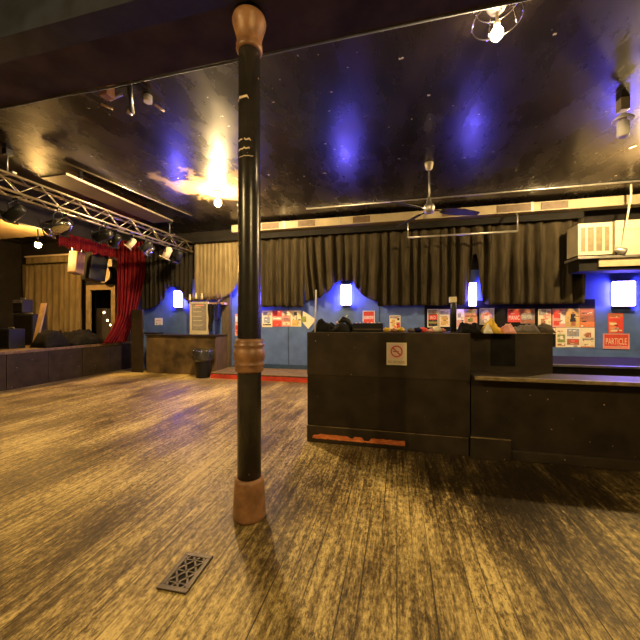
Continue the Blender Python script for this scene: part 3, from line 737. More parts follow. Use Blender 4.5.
# ------------------------------------------------------------------ ceiling fan
fp = at_z(429, 163, CEIL)
fx, fy = fp.x, fp.y; hz = CAMZ+112/320*(fy*CT-fx*ST)
fan = thing('ceiling_fan', 'three-bladed dark ceiling fan on a steel down rod in front of the drapes', 'ceiling fan', (fx, fy, hz-.08))
MB().lathe([(.035, CEIL-.13), (.06, CEIL-.10), (.075, CEIL-.02), (.075, CEIL)], (fx, fy, 0), 20).build('canopy', M['cream'], fan)
MB().tube([(fx, fy, CEIL-.1), (fx, fy, hz+.08)], .017, 10).build('down_rod', M['steel'], fan)
MB().lathe([(.03, hz-.10), (.075, hz-.085), (.09, hz-.05), (.10, hz), (.09, hz+.05), (.05, hz+.08), (.03, hz+.16), (.025, hz+.2)], (fx, fy, 0), 24).build('motor', M['steel'], fan)
for ang in (4, 112, 214):
    aw = math.radians(ang)+TH
    mt_ = Matrix.Translation((fx, fy, hz-.03)) @ Matrix.Rotation(aw, 4, 'Z') @ Matrix.Rotation(math.radians(3), 4, 'Y')
    bl = MB(); n = 10; L0, L1 = .22, .92
    tw = Matrix.Rotation(math.radians(-16), 4, 'X'); rows = []
    for k in range(n+1):
        t = k/n; x = L0+(L1-L0)*t; w_ = .055+.045*math.sin(PI*min(1, t*1.05)**.8) if t < .95 else .05
        rows.append([bl.bm.verts.new(mt_ @ (tw @ Vector((x, s_*w_, zz)))) for s_, zz in ((-1, -.004), (1, -.004), (1, .004), (-1, .004))])
    for k in range(n):
        for q in range(4): bl.face([rows[k][q], rows[k][(q+1) % 4], rows[k+1][(q+1) % 4], rows[k+1][q]])
    bl.face(rows[0]); bl.face(rows[-1])
    bo_ = bl.build('blade', M['fanblade'], fan)
    MB().box(.05, .30, -.018, .018, -.012, .0, 0, mt_).build('blade_iron', M['chrome'], bo_)

# ------------------------------------------------------------------ air conditioner and its shelf
AY = 8.1
a, c = at_y(578, 224, AY), at_y(612, 254, AY)
ac = thing('air_conditioner', 'yellowed boxy air conditioner with slatted front, high on the right of the back wall', 'air conditioner', ((a.x+c.x)/2, AY+.3, c.z))
MB().box(a.x, c.x, AY+.02, 8.58, c.z, a.z, .015).build('casing', M['cream'], ac)
f = MB(); t = .05
for q in ((a.x, c.x, c.z, c.z+.07), (a.x, c.x, a.z-.09, a.z), (a.x, a.x+t, c.z+.07, a.z-.09), (c.x-t, c.x, c.z+.07, a.z-.09)): f.box(q[0], q[1], AY-.01, AY+.02, q[2], q[3])
for k in range(1, 4):
    x = a.x+(c.x-a.x)*k/4; f.box(x-.02, x+.02, AY-.006, AY+.018, c.z+.07, a.z-.09)
f.build('front_frame', M['cream'], ac)
s = MB(); s.box(a.x+t, c.x-t, AY+.008, AY+.02, c.z+.07, a.z-.09)
k = c.z+.09
while k < a.z-.1: s.box(a.x+t, c.x-t, AY-.002, AY+.01, k, k+.008); k += .022
s.build('grille', M['creamgrille'], ac)
x2 = 6.2
bx = thing('boxed_unit', 'cream boxed-in cabinet running on to the right of the air conditioner', 'cabinet', ((c.x+x2)/2, AY+.3, c.z))
MB().box(c.x+.05, x2, AY-.02, WB-.006, c.z-.04, a.z+.02, .012).build('casing', M['cream'], bx)
zz = c.z+(a.z-c.z)*.72
MB().box(c.x+.05, x2, AY-.026, AY-.018, zz, zz+.018).build('joint_strip', M['beigeboard'], bx)
sh_z = c.z-.10
sf = thing('wall_shelf', 'shelf with a beige front board carrying the air conditioner', 'shelf', ((a.x+x2)/2, AY+.3, sh_z))
MB().box(a.x-.05, x2, AY-.12, 8.58, sh_z, sh_z+.055, .006).build('shelf_board', M['steel'], sf)
MB().box(a.x+.36, x2, AY-.06, AY-.02, sh_z-.17, sh_z).build('front_board', M['beigeboard'], sf, 'beige front board')
MB().box(a.x+.02, x2, AY+.0, 8.56, sh_z-.25, sh_z).build('boxing', M['matblack'], sf)
tag(MB().box(a.x+.0, c.x+.05, AY+.02, 8.56, sh_z+.055, c.z).build('packing_block', M['matblack']), 'dark packing strip wedged between the air conditioner and its shelf', 'block')
p = at_y(619, 251, AY-.1)
cl = thing('clamp_light', 'small dark clamp spotlight on the shelf edge right of the air conditioner', 'spotlight', (p.x, AY-.1, sh_z+.055))
MB().lathe([(.03, -.09), (.055, -.06), (.075, .05), (.08, .1), (.07, .1), (.0001, .04)], (p.x, AY-.12, sh_z+.15), 16, Matrix.Rotation(1.9, 3, 'Y')).build('head', M['steel'], cl)
MB().box(p.x-.03, p.x+.03, AY-.11, AY-.03, sh_z+.055, sh_z+.14).build('clamp', M['blackplastic'], cl)
a2, b2 = at_y(631, 196, 7.9), at_y(622, 247, AY-.05)
tag(MB().tube([(a2.x, 7.9, CEIL), (a2.x, 7.9, a2.z), (b2.x, AY-.05, sh_z+.2), (b2.x-.02, AY-.05, sh_z+.06)], .018, 8).build('drain_pipe', M['cream']), 'thin pale pipe slanting down from the ceiling to the shelf at far right', 'pipe')

# ------------------------------------------------------------------ lamps with bare bulbs
def bulb_lamp(p, label, mat, r=.05, rose=.09, hoop=False, drop=True):
    t = thing('ceiling_lamp', label, 'ceiling lamp', (p.x, p.y, p.z-r))
    MB().lathe([(.02, CEIL-.09), (rose*.7, CEIL-.07), (rose, CEIL-.02), (rose, CEIL)], (p.x, p.y, 0), 20).build('ceiling_rose', M['steel'], t)
    MB().lathe([(.026, p.z+r*.6), (.028, p.z+r*.6+.07), (.015, p.z+r*.6+.09), (.012, CEIL-.08)], (p.x, p.y, 0), 14).build('lamp_holder', M['cream'], t)
    MB().ball((p.x, p.y, p.z), r, 16, (1, 1, 1.1)).build('bulb', mat, t)
    if hoop:
        R_ = .20; g = MB()
        for zz, rr in ((CEIL-.03, R_*.8), (CEIL-.16, R_)):
            g.tube([(p.x+rr*math.cos(k*2*PI/32), p.y+rr*math.sin(k*2*PI/32), zz) for k in range(33)], .007, 6, False)
        for k in range(5):
            aa = k*2*PI/5+.4
            g.tube([(p.x+R_*.8*math.cos(aa), p.y+R_*.8*math.sin(aa), CEIL-.01), (p.x+R_*math.cos(aa), p.y+R_*math.sin(aa), CEIL-.16)], .006, 6)
        g.build('wire_guard', M['chrome'], t)
    return t
bulb_lamp(at_z(497, 34, 4.12), 'bare bulb in a wire guard blazing on the ceiling above the booth', M['bulb_weak'], .05, hoop=True)
bulb_lamp(at_z(218, 203, 4.14), 'blazing bare bulb beside the peeled ceiling patch, left of the column', M['bulb_strong'], .065)
bulb_lamp(at_z(662, 163, 4.12), 'bare bulb on the ceiling at the far right edge above the bar', M['bulb_strong'], .06)
# unseen fill lamps added behind the viewpoint to light floor and bar
bulb_lamp(Vector((-3.6, -1.2, 4.12)), 'unseen fill bulb added on the ceiling behind the viewpoint, left side', M['bulb'], .06)
bulb_lamp(Vector((2.6, -1.6, 4.12)), 'unseen fill bulb added on the ceiling behind the viewpoint, right side', M['bulb'], .06)

# white pendant fitting, top right
p = at_z(623, 99, CEIL)
pf = thing('pendant_fitting', 'small white cylinder fitting under a disc hung from the ceiling at upper right', 'light fitting', (p.x, p.y, 3.9))
zb = lambda y_: CAMZ+(320-y_)/320*(p.y*CT-p.x*ST)
MB().box(p.x-.05, p.x+.05, p.y-.05, p.y+.05, zb(111), CEIL, .006).build('mounting_block', M['creamgrille'], pf)
MB().lathe([(.02, zb(113)), (.09, zb(118)), (.11, zb(120)), (.105, zb(121)), (.02, zb(117)+.0)], (p.x, p.y, 0), 24).build('disc', M['white'], pf)
MB().lathe([(.045, zb(137)), (.062, zb(135)), (.062, zb(123)), (.04, zb(120)), (.02, zb(114))], (p.x, p.y, 0), 20).build('cylinder', M['white'], pf)

# ------------------------------------------------------------------ beam conduit and the broken fitting
yb = 2.80
tag(MB().tube([(SX+.02, yb, 4.10), (-3.6, yb, 4.10), (-3.2, yb+.02, 4.10), (1.5, yb, 4.10)], .010, 8).build('beam_conduit', pm('dull_conduit', (.10, .11, .115), .6)), 'thin grey conduit running along the edge of the ceiling beam past the column head', 'conduit')
p = at_z(116, 95, 4.3)
bf = thing('broken_light_fitting', 'broken light fitting with loose tubes hanging from the ceiling at upper left', 'light fitting', (p.x, p.y, 4.1))
def loc(px, py, z=4.28): q = at_z(px, py, z); return q
a = loc(107, 87); MB().cbox((a.x, a.y, 4.28), (.11, .11, .24), .01).build('junction_box', M['copper'], bf)
b = loc(110, 98); c = loc(122, 96); MB().tube([(a.x, a.y, 4.2), (b.x, b.y, 4.26), (c.x, c.y, 4.30)], .018, 8).build('elbow_pipe', M['steel'], bf)
b, c = loc(101, 104), loc(113, 109); MB().tube([b, c], .015, 8).build('loose_tube', M['palewood'], bf)
b, c = loc(129, 82, 4.34), loc(132, 113, 4.26); MB().tube([(b.x, b.y, CEIL), b, c], .03, 8).build('arm', M['blackplastic'], bf)
c2_ = loc(126, 110, 4.26); MB().tube([c, c2_], .035, 10).build('lamp_head', M['steel'], bf)
b = loc(148, 99, 4.36); MB().lathe([(.05, -.04), (.05, .04)], b, 12).build('lamp_holder', M['white'], bf)
b, c = loc(155, 105, 4.36), loc(164, 111, 4.36); MB().tube([b, c], .016, 8).build('loose_tube', M['palewood'], bf)
MB().box(a.x-.04, loc(148, 99, 4.36).x+.1, loc(130, 97).y-.05, loc(130, 97).y+.05, CEIL-.03, CEIL).build('backing_strip', M['darkwall'], bf)

# ------------------------------------------------------------------ lighting truss over the stage front
TX = -6.2; TS = .26; ZL = 3.69; ZU = 3.96; TY0, TY1 = 2.6, 8.62
tr_ = thing('lighting_truss', 'long box lattice lighting truss hung from the ceiling before the stage', 'truss', (TX, 5.6, ZL))
cor = [(TX-TS/2, ZL), (TX+TS/2, ZL), (TX+TS/2, ZU), (TX-TS/2, ZU)]
for (x, z) in cor: MB().tube([(x, TY0, z), (x, TY1, z)], .022, 10).build('chord', M['metal'], tr_)
nb = 18; st_ = (TY1-TY0-.1)/nb
for fi in (0, 1, 2, 3):
    (xa_, za_), (xb_, zb_) = cor[fi], cor[(fi+1) % 4]
    for k in range(nb):
        ya, yb_ = TY0+.05+k*st_, TY0+.05+(k+1)*st_
        p0 = (xa_, ya, za_) if k % 2 == 0 else (xb_, ya, zb_); p1 = (xb_, yb_, zb_) if k % 2 == 0 else (xa_, yb_, za_)
        MB().tube([p0, p1], .009, 6).build('brace', M['metal'], tr_)
# hoists
def hoist(Y, label):
    h = thing('truss_hanger', label, 'hanger', (TX, Y, ZU), 'hangers of the truss')
    MB().tube([(TX, Y, ZU+.03), (TX, Y, CEIL)], .012, 8).build('rod', M['steel'], h)
    MB().cbox((TX, Y, CEIL-.05), (.10, .10, .10), .01).build('ceiling_bracket', M['blackplastic'], h)
    MB().box(TX-TS/2-.03, TX+TS/2+.03, Y-.03, Y+.03, ZU+.022, ZU+.05).build('clamp_plate', M['steel'], h)
hoist(7.75, 'steel hanger rod holding the far end of the truss near the bare lamp')
hoist(3.9, 'steel hanger rod holding the near end of the truss')
GP = 'stage lanterns clamped on the truss'
def par(Y, side, yaw, pitch, mat, label, size=1.0, lens='steel', z=ZL):
    """clamped lantern hanging from a lower chord"""
    x = TX+side*TS/2
    t = thing('stage_lantern', label, 'stage lantern', (x, Y, z-.42*size), GP)
    r = .095*size; L = .30*size; c = Vector((x, Y, z-.26*size))
    rot = Matrix.Rotation(yaw, 4, 'Z') @ Matrix.Rotation(PI/2+pitch, 4, 'Y')
    R3 = rot.to_3x3()
    MB().lathe([(r*.35, -L*.55), (r*.75, -L*.5), (r*.95, -L*.3), (r, 0), (r, L*.5), (r*.94, L*.5), (r*.90, L*.32)], c, 20, R3).build('can', mat, t)
    MB().lathe([(.0001, L*.36), (r*.6, L*.35), (r*.9, L*.30)], c, 20, R3).build('lens', M[lens], t)
    f = MB(); f.box(-r*1.12, r*1.12, -r*1.12, r*1.12, L*.5, L*.5+.012, 0, Matrix.Translation(c) @ rot)
    bm = f.bm
    g = MB()
    for q in ((-1, 0), (1, 0), (0, -1), (0, 1)):
        if q[0]: g.box(q[0]*r*1.05-.012, q[0]*r*1.05+.012, -r*1.15, r*1.15, L*.5, L*.5+.015, 0, Matrix.Translation(c) @ rot)
        else: g.box(-r*1.15, r*1.15, q[1]*r*1.05-.012, q[1]*r*1.05+.012, L*.5, L*.5+.015, 0, Matrix.Translation(c) @ rot)
    bm.free()
    g.build('filter_frame', mat, t)
    ax = Vector((-math.sin(yaw), math.cos(yaw), 0)); rr = r+.015
    y_ = MB(); top = Vector((x, Y, z-.05*size))
    y_.tube([c+ax*rr, c+ax*rr+Vector((0, 0, .12*size)), top+ax*.02, top-ax*.02, c-ax*rr+Vector((0, 0, .12*size)), c-ax*rr], .009, 6)
    y_.build('yoke', M['blackplastic'], t)
    k = MB(); k.box(x-.022, x+.022, Y-.03, Y+.03, z-.06, z-.022); k.tube([(x, Y-.02, z-.025), (x, Y+.02, z-.025)], .03, 10); k.build('clamp', M['blackplastic'], t)
    return t
par(3.55, -1, 3.4, .6, M['blackplastic'], 'black stage lantern nearest the left edge of the view on the truss', 1.0)
par(4.1, -1, 3.2, .5, M['blackplastic'], 'black stage lantern left of the chrome lantern on the truss', 1.0)
par(4.62, 1, 3.5, .35, M['chrome'], 'chrome stage lantern with a rounded shiny back on the truss', 1.35)
par(4.95, -1, 3.0, .7, M['blackplastic'], 'black stage lantern right behind the chrome lantern', 1.0)
par(5.55, 1, 3.3, .25, M['blackplastic'], 'black stage lantern in the middle of the truss before the black speaker', 1.1, lens='chrome')
par(6.1, -1, 2.8, .6, M['blackplastic'], 'black stage lantern in front of the red curtain on the truss', .95)
par(6.75, 1, 3.6, .8, M['blackplastic'], 'first black lantern of the cluster at the far end of the truss', .95)
par(7.15, -1, 3.0, .5, M['chrome'], 'small chrome lantern in the cluster at the far end of the truss', .9)
par(7.5, 1, 3.4, 1.1, M['cream'], 'cream lantern pointing down in the cluster at the far end of the truss', 1.0)
par(7.95, 1, 2.7, .9, M['blackplastic'], 'black lantern with a violet lens at the far end of the truss', 1.0, lens='uvspot')
par(6.55, -1, 3.8, .9, M['cream'], 'small cream lantern tucked behind the chrome one in the far cluster', .8)
par(7.75, -1, 2.2, 1.2, M['chrome'], 'chrome lantern facing down beside the violet lensed one', .85)
par(8.25, -1, 2.4, .4, M['blackplastic'], 'last black lantern on the truss, next to the wall drape', .9)
tag(MB().box(-7.93, -7.52, 8.2, 8.25, 0, 1.92, .01).build('upright_board', M['blackpaint2']), 'black upright board standing between the stage and the corner counter', 'board')
# bare conduit and a panel on the ceiling by the truss
tag(MB().tube([at_z(64, 162, CEIL-.02), at_z(130, 190, CEIL-.02), at_z(192, 216, CEIL-.02)], .016, 8).build('ceiling_conduit', M['metal']), 'thin bright conduit on the ceiling running alongside the truss', 'conduit')
cp = thing('ceiling_panel', 'long pale soffit panel hung under the ceiling between truss and peeled patch', 'panel', (-6.0, 5.9, 4.2))
MB().box(-6.35, -5.75, 4.5, 7.3, 4.2, 4.23, .004).build('board', pm('brown_soffit', (.16, .115, .065), .5, var=.25, scale=2), cp)
MB().box(-5.765, -5.742, 4.5, 7.3, 4.195, 4.235).build('edge_strip', M['metal'], cp)
for y_ in (5.0, 6.8): MB().box(-6.1, -6.04, y_, y_+.06, 4.23, CEIL).build('bracket', M['blackplastic'], cp)

# ------------------------------------------------------------------ stage
stg = thing('stage_platform', 'raised black stage platform across the left end of the room', 'stage', (-10.6, 6, 0))
MB().box(-13.55, SX-.02, 3.6, WB-.02, STZ-.05, STZ).build('deck', M['wood'], stg)
fpn = MB()
y0_ = 3.6
while y0_ < WB-.1:
    y1_ = min(y0_+.9, WB-.02); fpn.box(SX-.06, SX-.02+.012*random.random(), y0_+.006, y1_-.006, 0, STZ-.05); y0_ = y1_
fpn.build('front_boards', M['blackpaint2'], stg)
MB().box(SX-.05, SX+.02, 3.6, WB-.02, STZ-.06, STZ+.004, .006).build('nosing', M['wood'], stg)
MB().box(-13.5, SX-.2, 3.62, 3.66, 0, STZ-.05).build('end_board', M['blackpaint2'], stg)
# ceiling panel over the stage
tag(MB().box(-13.3, -8.77, 3.6, 7.55, 4.18, 4.22).build('stage_canopy', pm('tan_canopy', (.34, .25, .13), .7, var=.2, scale=2)), 'tan boarded canopy over the stage lit by the stage lamp', 'canopy')
for x_, y_ in ((-12.8, 4.2), (-9.3, 4.2), (-12.8, 7.8), (-9.3, 7.8)):
    pass
# back drape of the stage with its lit rail
SYD = WB-.22
drape(22, 82, 3.62, STZ+.02, SYD, M['curtain_stage'], 'tan pleated drape at the back of the stage', name='stage_drape', wl=.26, amp=.06, seed=71, ztop=3.62, group=None)
a, c = at_y(24, 262, 8.5), at_y(78, 262, 8.5)
rlb = thing('drape_rail', 'pale pelmet rail at the top of the tan stage drape', 'pelmet', ((a.x+c.x)/2, 8.6, 3.6))
MB().box(a.x, c.x, 8.56, 8.62, 3.58, 3.80).build('board', M['curtain_stage'], rlb)
MB().box(a.x, c.x, 8.50, WB, 3.80, 3.84).build('ledge', M['cream'], rlb)
# stage lamp
p = at_x(38, 245, -9.6)
sl_ = thing('stage_lamp', 'blazing amber floodlight hung under the stage canopy', 'floodlight', (p.x, p.y, p.z-.1))
MB().ball(p, .075, 16).build('bulb', M['bulb_stage'], sl_)
MB().tube([(p.x, p.y, p.z+.05), (p.x, p.y, 4.18)], .015, 8).build('drop_rod', M['blackplastic'], sl_)
MB().lathe([(.03, .11), (.05, .06), (.035, .03)], p, 14).build('holder', M['blackplastic'], sl_)
# red curtain, gathered and swept to the right along the stage front
def red_curtain():
    m = MB(); n = 90; nz = 44; g = []
    P0, P1 = at_x(117, 280, -8.5), at_y(145, 280, 8.62)
    Q0, Q1 = at_x(102, 340, -8.48), at_x(126, 340, -8.48)
    for i in range(n+1):
        u = i/n; row = []
        for j in range(nz+1):
            v = j/nz; z = 4.08+(STZ+.015-4.08)*v
            wl = max(0, (v-.72)/.28)**1.5; wr = max(0, (v-.25)/.75)**1.5
            w = wl+(wr-wl)*u
            tx, ty = P0.x+(P1.x-P0.x)*u, P0.y+(P1.y-P0.y)*u
            bx_, by_ = Q0.x+(Q1.x-Q0.x)*u, Q0.y+(Q1.y-Q0.y)*u
            fold = .05*math.sin(u*44+2.2*noise.noise((u*6, v*1.2, 0))+v*1.0)+.018*math.sin(u*95)
            row.append(m.bm.verts.new((tx+(bx_-tx)*w+fold*.8, ty+(by_-ty)*w-fold*.6, z)))
        g.append(row)
    for i in range(n):
        for j in range(nz): m.face([g[i][j], g[i+1][j], g[i+1][j+1], g[i][j+1]], True)
    o = m.build('stage_curtain', M['curtain_red'], fixn=False); so = o.modifiers.new('thickness', 'SOLIDIFY'); so.thickness = .008
    tag(o, 'dark red velvet stage curtain swept aside at the right end of the stage', 'curtain')
red_curtain()
# red valance along the proscenium header
m = MB(); n = 240; rows = []
ya, yb_ = at_x(57, 240, SX).y, at_x(116, 240, SX).y
for i in range(n+1):
    u = i/n; y_ = ya+(yb_-ya)*u; a_ = .03*math.sin(u*150+3*noise.noise((u*20, 0, 0)))
    zb_ = 3.5+.06*abs(math.sin(u*PI*7))
    rows.append([m.bm.verts.new((SX+.05+a_*k, y_, 3.9+(zb_-3.9)*k)) for k in (0, .33, .66, 1)])
for i in range(n):
    for k in range(3): m.face([rows[i][k], rows[i+1][k], rows[i+1][k+1], rows[i][k+1]], True)
o = m.build('stage_valance', M['curtain_red'], fixn=False); o.modifiers.new('thickness', 'SOLIDIFY').thickness = .006
tag(o, 'short red valance along the top of the stage opening', 'valance')
# hung speakers
def hung_speaker(px, py0, py1, wpx, Y, mat, label, yaw=0, deep=.45, top=CEIL):
    c = at_y(px, (py0+py1)/2, Y); k = Y/ray(px, 0).y/320; w_, h_ = wpx*k, (py1-py0)*k
    t = thing('loudspeaker', label, 'loudspeaker', (c.x, c.y, c.z-h_/2))
    rt = Matrix.Rotation(yaw, 4, 'Z') @ Matrix.Rotation(math.radians(-8), 4, 'X')
    MB().cbox(c, (w_, deep, h_), .02, rt).build('cabinet', mat, t)
    g = MB().box(-w_*.44, w_*.44, -deep/2-.012, -deep/2-.001, -h_*.46, h_*.46, .004, Matrix.Translation(c) @ rt); g.build('front_grille', M['matblack'] if mat != M['palewood'] else M['wood'], t)
    MB().lathe([(w_*.12, 0), (w_*.36, .006), (w_*.38, .0)], (0, 0, 0), 20, None).bm.free()
    y_ = MB()
    for s_ in (-1, 1):
        q = Matrix.Translation(c) @ rt @ Vector((s_*w_*.52, 0, h_*.2)); y_.tube([q, (q.x, q.y, min(top-.01, c.z+h_*.75)), (q.x, q.y, top)], .012, 6)
    y_.build('hanging_bracket', M['steel'], t)
    return t
hung_speaker(95.5, 246, 281, 17, 8.0, M['blackplastic'], 'large black loudspeaker hung over the stage left of the red curtain', -.3)
hung_speaker(76.5, 252, 274, 9, 7.4, M['palewood'], 'pale wooden loudspeaker hung at a slant under the stage canopy', .25, .3, 4.18)
# pale cabinet above the stage door
p = at_y(108, 272, 8.85)
ps = thing('horn_speaker', 'pale rounded horn speaker fixed above the stage door', 'loudspeaker', (p.x, 8.85, p.z-.4))
MB().lathe([(.10, -.1), (.2, -.02), (.27, .12), (.29, .14), (.25, .12), (.12, -.02)], (p.x, 8.8, p.z-.1), 24, Matrix.Rotation(PI/2, 3, 'X')).build('horn', M['beigeboard'], ps)
MB().box(p.x-.3, p.x+.3, 8.72, WB, p.z+.16, p.z+.4, .02).build('cabinet', M['beigeboard'], ps)
MB().box(p.x-.05, p.x+.05, 8.86, WB, p.z-.2, p.z+.18).build('bracket', M['blackplastic'], ps)
# amplifiers etc. on the deck
def amp(px, Y, wpx, pytop, label, name='amplifier_cabinet', knobs=True, z0=STZ, cat='amplifier', d=.36):
    k = Y/ray(px, 0).y/320; c = at_y(px, pytop, Y); w_ = wpx*k; zt = c.z
    t = thing(name, label, cat, (c.x, Y+d/2, z0))
    MB().box(c.x-w_/2, c.x+w_/2, Y, Y+d, z0, zt, .015).build('cabinet', M['blackplastic'], t)
    MB().box(c.x-w_*.45, c.x+w_*.45, Y-.008, Y-.0005, z0+.05, zt-(.14 if knobs else .05), .003).build('front_grille', M['matblack'], t)
    if knobs:
        MB().box(c.x-w_*.45, c.x+w_*.45, Y-.01, Y-.0005, zt-.11, zt-.03).build('control_panel', M['steel'], t)
        for q in range(5): MB().lathe([(.013, 0), (.011, .015)], (c.x-w_*.35+q*w_*.17, Y-.01, zt-.07), 10, Matrix.Rotation(PI/2, 3, 'X')).build('knob', M['blackplastic'], t)
    MB().tube([(c.x-.1, Y+d/2, zt-.005), (c.x-.09, Y+d/2, zt+.03), (c.x+.09, Y+d/2, zt+.03), (c.x+.1, Y+d/2, zt-.005)], .010, 6).build('handle', M['steel'], t)
    return t, zt
_, zt = amp(23, 6.9, 26, 314, 'wide black amplifier cabinet on the stage left of the leaning board', knobs=False)
amp(17.5, 6.92, 13, 299, 'small black amplifier head stacked on the wide cabinet', 'guitar_amplifier', z0=zt+.035, d=.28)
amp(3, 5.9, 16, 329, 'low black monitor box at the stage edge by the left border of the view', 'monitor_box', knobs=False, cat='monitor')
# leaning pale board
a, c = at_y(40, 303, 6.75), at_y(34, 338, 6.6)
lw = MB().hexa([(c.x-.06, 6.58, STZ), (c.x+.10, 6.58, STZ), (c.x+.10, 6.62, STZ), (c.x-.06, 6.62, STZ), (a.x-.10, 6.84, a.z), (a.x+.08, 6.84, a.z), (a.x+.08, 6.88, a.z), (a.x-.10, 6.88, a.z)])
tag(lw.build('leaning_board', M['palewood']), 'pale wooden board leaning against the wide black amplifier', 'board')
# black covered heaps
x0, x1 = at_y(25, 340, 6.3).x, at_y(62, 340, 6.9).x
heap('covered_drum_heap', 'large heap of gear under black cloth on the stage front, right of the leaning board', 'heap', -9.3, -8.72, 6.32, 7.0, STZ, lambda u: .30+.10*math.sin(u*PI)+.05*math.sin(u*11), M['blackcloth'], 33, amp=.05)
heap('covered_wedge', 'lower heap of gear under black cloth on the stage front before the door', 'heap', -9.6, -8.72, 7.05, 8.1, STZ, lambda u: .28+.08*math.sin(u*PI)+.04*math.sin(u*13), M['blackcloth'], 37, amp=.05)
# backstage
cb = at_y(104.5, 330, 10.2)
bc = thing('pale_cabinet', 'pale upright cabinet seen through the stage door', 'cabinet', (cb.x, 10.2, STZ-.02))
MB().box(cb.x-.17, cb.x+.12, 10.0, 10.4, STZ-.02, 2.05, .01).build('body', M['cream'], bc)
MB().box(cb.x-.14, cb.x+.09, 9.99, 9.9995, STZ+.06, 2.0, .003).build('door', M['beigeboard'], bc)
for px, py, l in ((104, 312.5, 'topmost small amber light in the stage doorway'), (107.5, 320.5, 'middle small amber light in the stage doorway'), (110.5, 325, 'lowest small amber light in the stage doorway')):
    p = at_y(px, py, 9.6)
    t = thing('string_light', l, 'light', (p.x, p.y, p.z), 'amber lights in the stage doorway')
    MB().ball(p, .035, 10).build('bulb', M['fairy'], t)
    MB().tube([(p.x, p.y, p.z+.03), (p.x, p.y, CEIL)], .004, 6).build('cord', M['matblack'], t)

# ------------------------------------------------------------------ corner counter, bin, menu board, coats
CX0, CX1, CY0 = -7.4, -5.04, 8.19
cc = thing('corner_counter', 'mottled dark brown counter in the back left corner below the violet lamp', 'counter', (-6.2, 8.5, 0))
MB().box(CX0, CX1-.03, CY0+.04, WB-.03, 0, 1.12).build('body', M['mottled'], cc)
MB().box(CX0-.02, CX1, CY0, WB-.03, 1.12, 1.165, .008).build('worktop', M['blackpaint2'], cc)
MB().box(CX1-.03, CX1-.015, CY0+.05, WB-.14, .06, 1.10).build('end_panel', M['wood'], cc)
a = at_y(152, 333, 8.45)
tag(MB().box(a.x-.25, a.x+.3, 8.3, 8.6, 1.166, 1.215, .01).build('cash_tray', M['blackplastic']), 'flat black tray lying on the left end of the corner counter', 'tray')
bp = at_y(203.5, 375, 7.95)
bn = thing('waste_bin', 'tall black waste bin with a shiny liner in front of the corner counter', 'bin', (bp.x, 7.9, 0))
MB().lathe([(.18, 0), (.19, .02), (.225, .70), (.23, .72)], (bp.x, 7.92, 0), 24).build('bucket', M['blackplastic'], bn)
m = MB(); prof = [(.232, .46), (.262, .54), (.25, .62), (.275, .73), (.262, .775), (.2, .76), (.17, .70), (.05, .60), (.001, .58)]
m.lathe(prof, (bp.x, 7.92, 0), 40)
for v in m.bm.verts:
    d = noise.noise(v.co*16)*.06; dd = Vector((v.co.x-bp.x, v.co.y-7.92, 0)); L = dd.length
    if L > .02: v.co += dd/L*d; v.co.z += d*.6
m.build('bin_liner', M['binbag'], bn, 'glossy crumpled liner')
# framed menu board
a, c = at_y(190, 302, 8.6), at_y(208.5, 333.5, 8.6)
zb0 = 1.166
mb = thing('menu_board', 'white framed grey menu board standing on the corner counter', 'menu board', ((a.x+c.x)/2, 8.62, zb0))
f = MB(); t = .06
for q in ((a.x, c.x, zb0, zb0+.11), (a.x, c.x, a.z-t, a.z), (a.x, a.x+t, zb0+.11, a.z-t), (c.x-t, c.x, zb0+.11, a.z-t)): f.box(q[0], q[1], 8.58, 8.63, q[2], q[3], .004)
f.build('frame', M['cream'], mb)
s = MB().use(M['chalk']).box(a.x+t, c.x-t, 8.605, 8.62, zb0+.11, a.z-t)
z = a.z-t-.10; k = 0
s.use(M['pink']).box(a.x+t+.12, c.x-t-.1, 8.6035, 8.6045, a.z-t-.07, a.z-t-.025)
while z > zb0+.16:
    w_ = .28+.12*((k*37) % 10)/10
    s.use(M['greyprint'] if k % 3 else M['ivory']).box(a.x+t+.04, min(c.x-t-.03, a.x+t+.04+w_), 8.6035, 8.6045, z-.012, z); z -= .045; k += 1
s.build('face', None, mb)
# ornament of dark twigs above the board
p0, p1 = at_y(187, 299.5, 8.58), at_y(221, 298, 8.58)
gm = MB(); random.seed(5)
gm.tube([(p0.x, 8.62, p0.z-.03), ((p0.x+p1.x)/2, 8.62, p0.z+.02), (p1.x, 8.62, p1.z)], .03, 8)
for k in range(70):
    u = random.random(); x_ = p0.x+(p1.x-p0.x)*u; z_ = p0.z+.0+random.uniform(-.06, .05)
    hgt = random.uniform(.05, .18)*(1+1.2*max(0, u-.6))
    gm.tube([(x_, 8.6, z_), (x_+random.uniform(-.1, .1), 8.56+random.uniform(-.05, .05), z_+hgt*random.choice((1, 1, -.6)))], [.014, .005], 5)
tag(gm.build('twig_garland', M['wood']), 'dark twig garland spread above the menu board', 'garland')
for k in range(6):
    x_ = at_y(190+k*3.0, 297, 8.52).x; z_ = at_y(190, 297, 8.52).z+.02*((k*7) % 3)
    tag(MB().lathe([(.001, -.10), (.035, -.09), (.03, .0), (.018, .03), (.016, .08), (.001, .085)], (x_, 8.52, z_), 10).build('small_ornament', M['greycloth'] if k % 2 else M['ivory']),
        ['leftmost pale ornament on the twig garland', 'grey ornament second from the left on the twig garland', 'pale ornament third from the left on the twig garland', 'grey ornament fourth from the left on the twig garland', 'pale ornament fifth from the left on the twig garland', 'grey ornament nearest the coats on the twig garland'][k], 'ornament', 'ornaments on the twig garland')
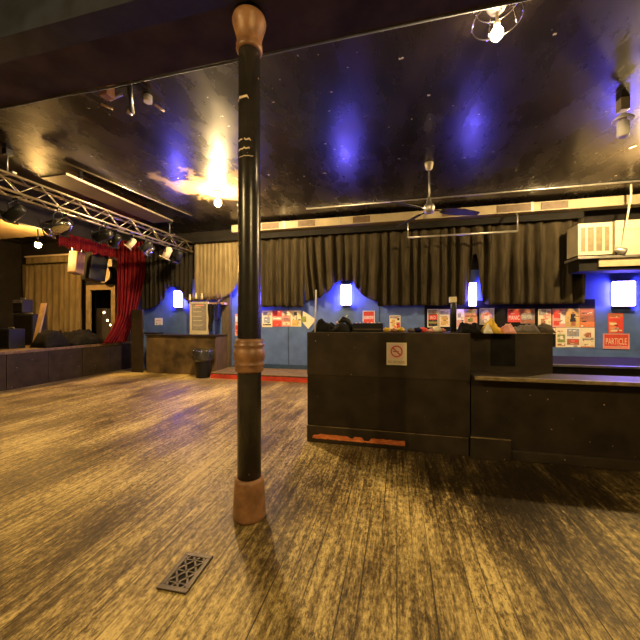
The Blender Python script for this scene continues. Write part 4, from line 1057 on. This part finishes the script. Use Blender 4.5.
def hung_cloth(px0, px1, py0, py1, mat, name, label, cat, seed, taper):
    Y = 8.62; m = MB(); a, c = at_y(px0, py0, Y), at_y(px1, py1, Y); n, nz = 26, 18; g = []
    for i in range(n+1):
        row = []
        for j in range(nz+1):
            u, v = i/n, j/nz; tw = 1+(taper-1)*v**1.4
            x_ = (a.x+c.x)/2+(u-.5)*(c.x-a.x)*tw+.05*noise.noise((v*3, seed, 0))
            row.append(m.bm.verts.new((x_, Y+.035*math.sin(u*16+seed)-.07*math.sin(u*PI), a.z+(c.z-a.z)*v+.05*noise.noise((u*3, v, seed)))))
        g.append(row)
    for i in range(n):
        for j in range(nz): m.face([g[i][j], g[i+1][j], g[i+1][j+1], g[i][j+1]], True)
    o = m.build(name, mat, fixn=False); o.modifiers.new('thickness', 'SOLIDIFY').thickness = .015
    tag(o, label, cat)
hung_cloth(208.5, 214.5, 304, 331, M['blackcloth'], 'black_coat', 'black coat hanging beside the menu board over the corner counter', 'coat', 2, .25)
hung_cloth(215, 221, 304, 321, M['navycloth'], 'navy_scarf', 'navy cloth ending in a point, hung right of the black coat', 'cloth', 6, .25)
x_ = at_y(214, 302, 8.62).x; z_ = at_y(214, 304, 8.62).z
hk = MB().box(x_-.25, x_+.3, 8.66, WB, z_-.02, z_+.05, .01)
tag(hk.build('hook_rail', M['palewood']), 'short pale hook rail holding the coat and navy cloth', 'rail')
# red-fronted step along the wall
st = thing('wall_step', 'low boarded step with a red front along the foot of the blue wall', 'step', (0, 8.4, 0))
MB().box(-4.98, 5.9, 7.88, WB, 0, .135).build('body', M['wood'], st)
MB().box(-5.0, 5.9, 7.85, WB-.02, .135, .155, .004).build('tread', M['stepwood'], st)
MB().box(-4.98, 5.9, 7.855, 7.88, .0, .115).build('riser', M['redstep'], st, 'red painted riser')

# dim background: the room has no daylight
w_ = bpy.data.worlds.new('World'); SC.world = w_; w_.use_nodes = True
w_.node_tree.nodes['Background'].inputs[0].default_value = (.02, .018, .015, 1)
for o in bpy.data.objects:
    if '_local' in o: del o['_local']
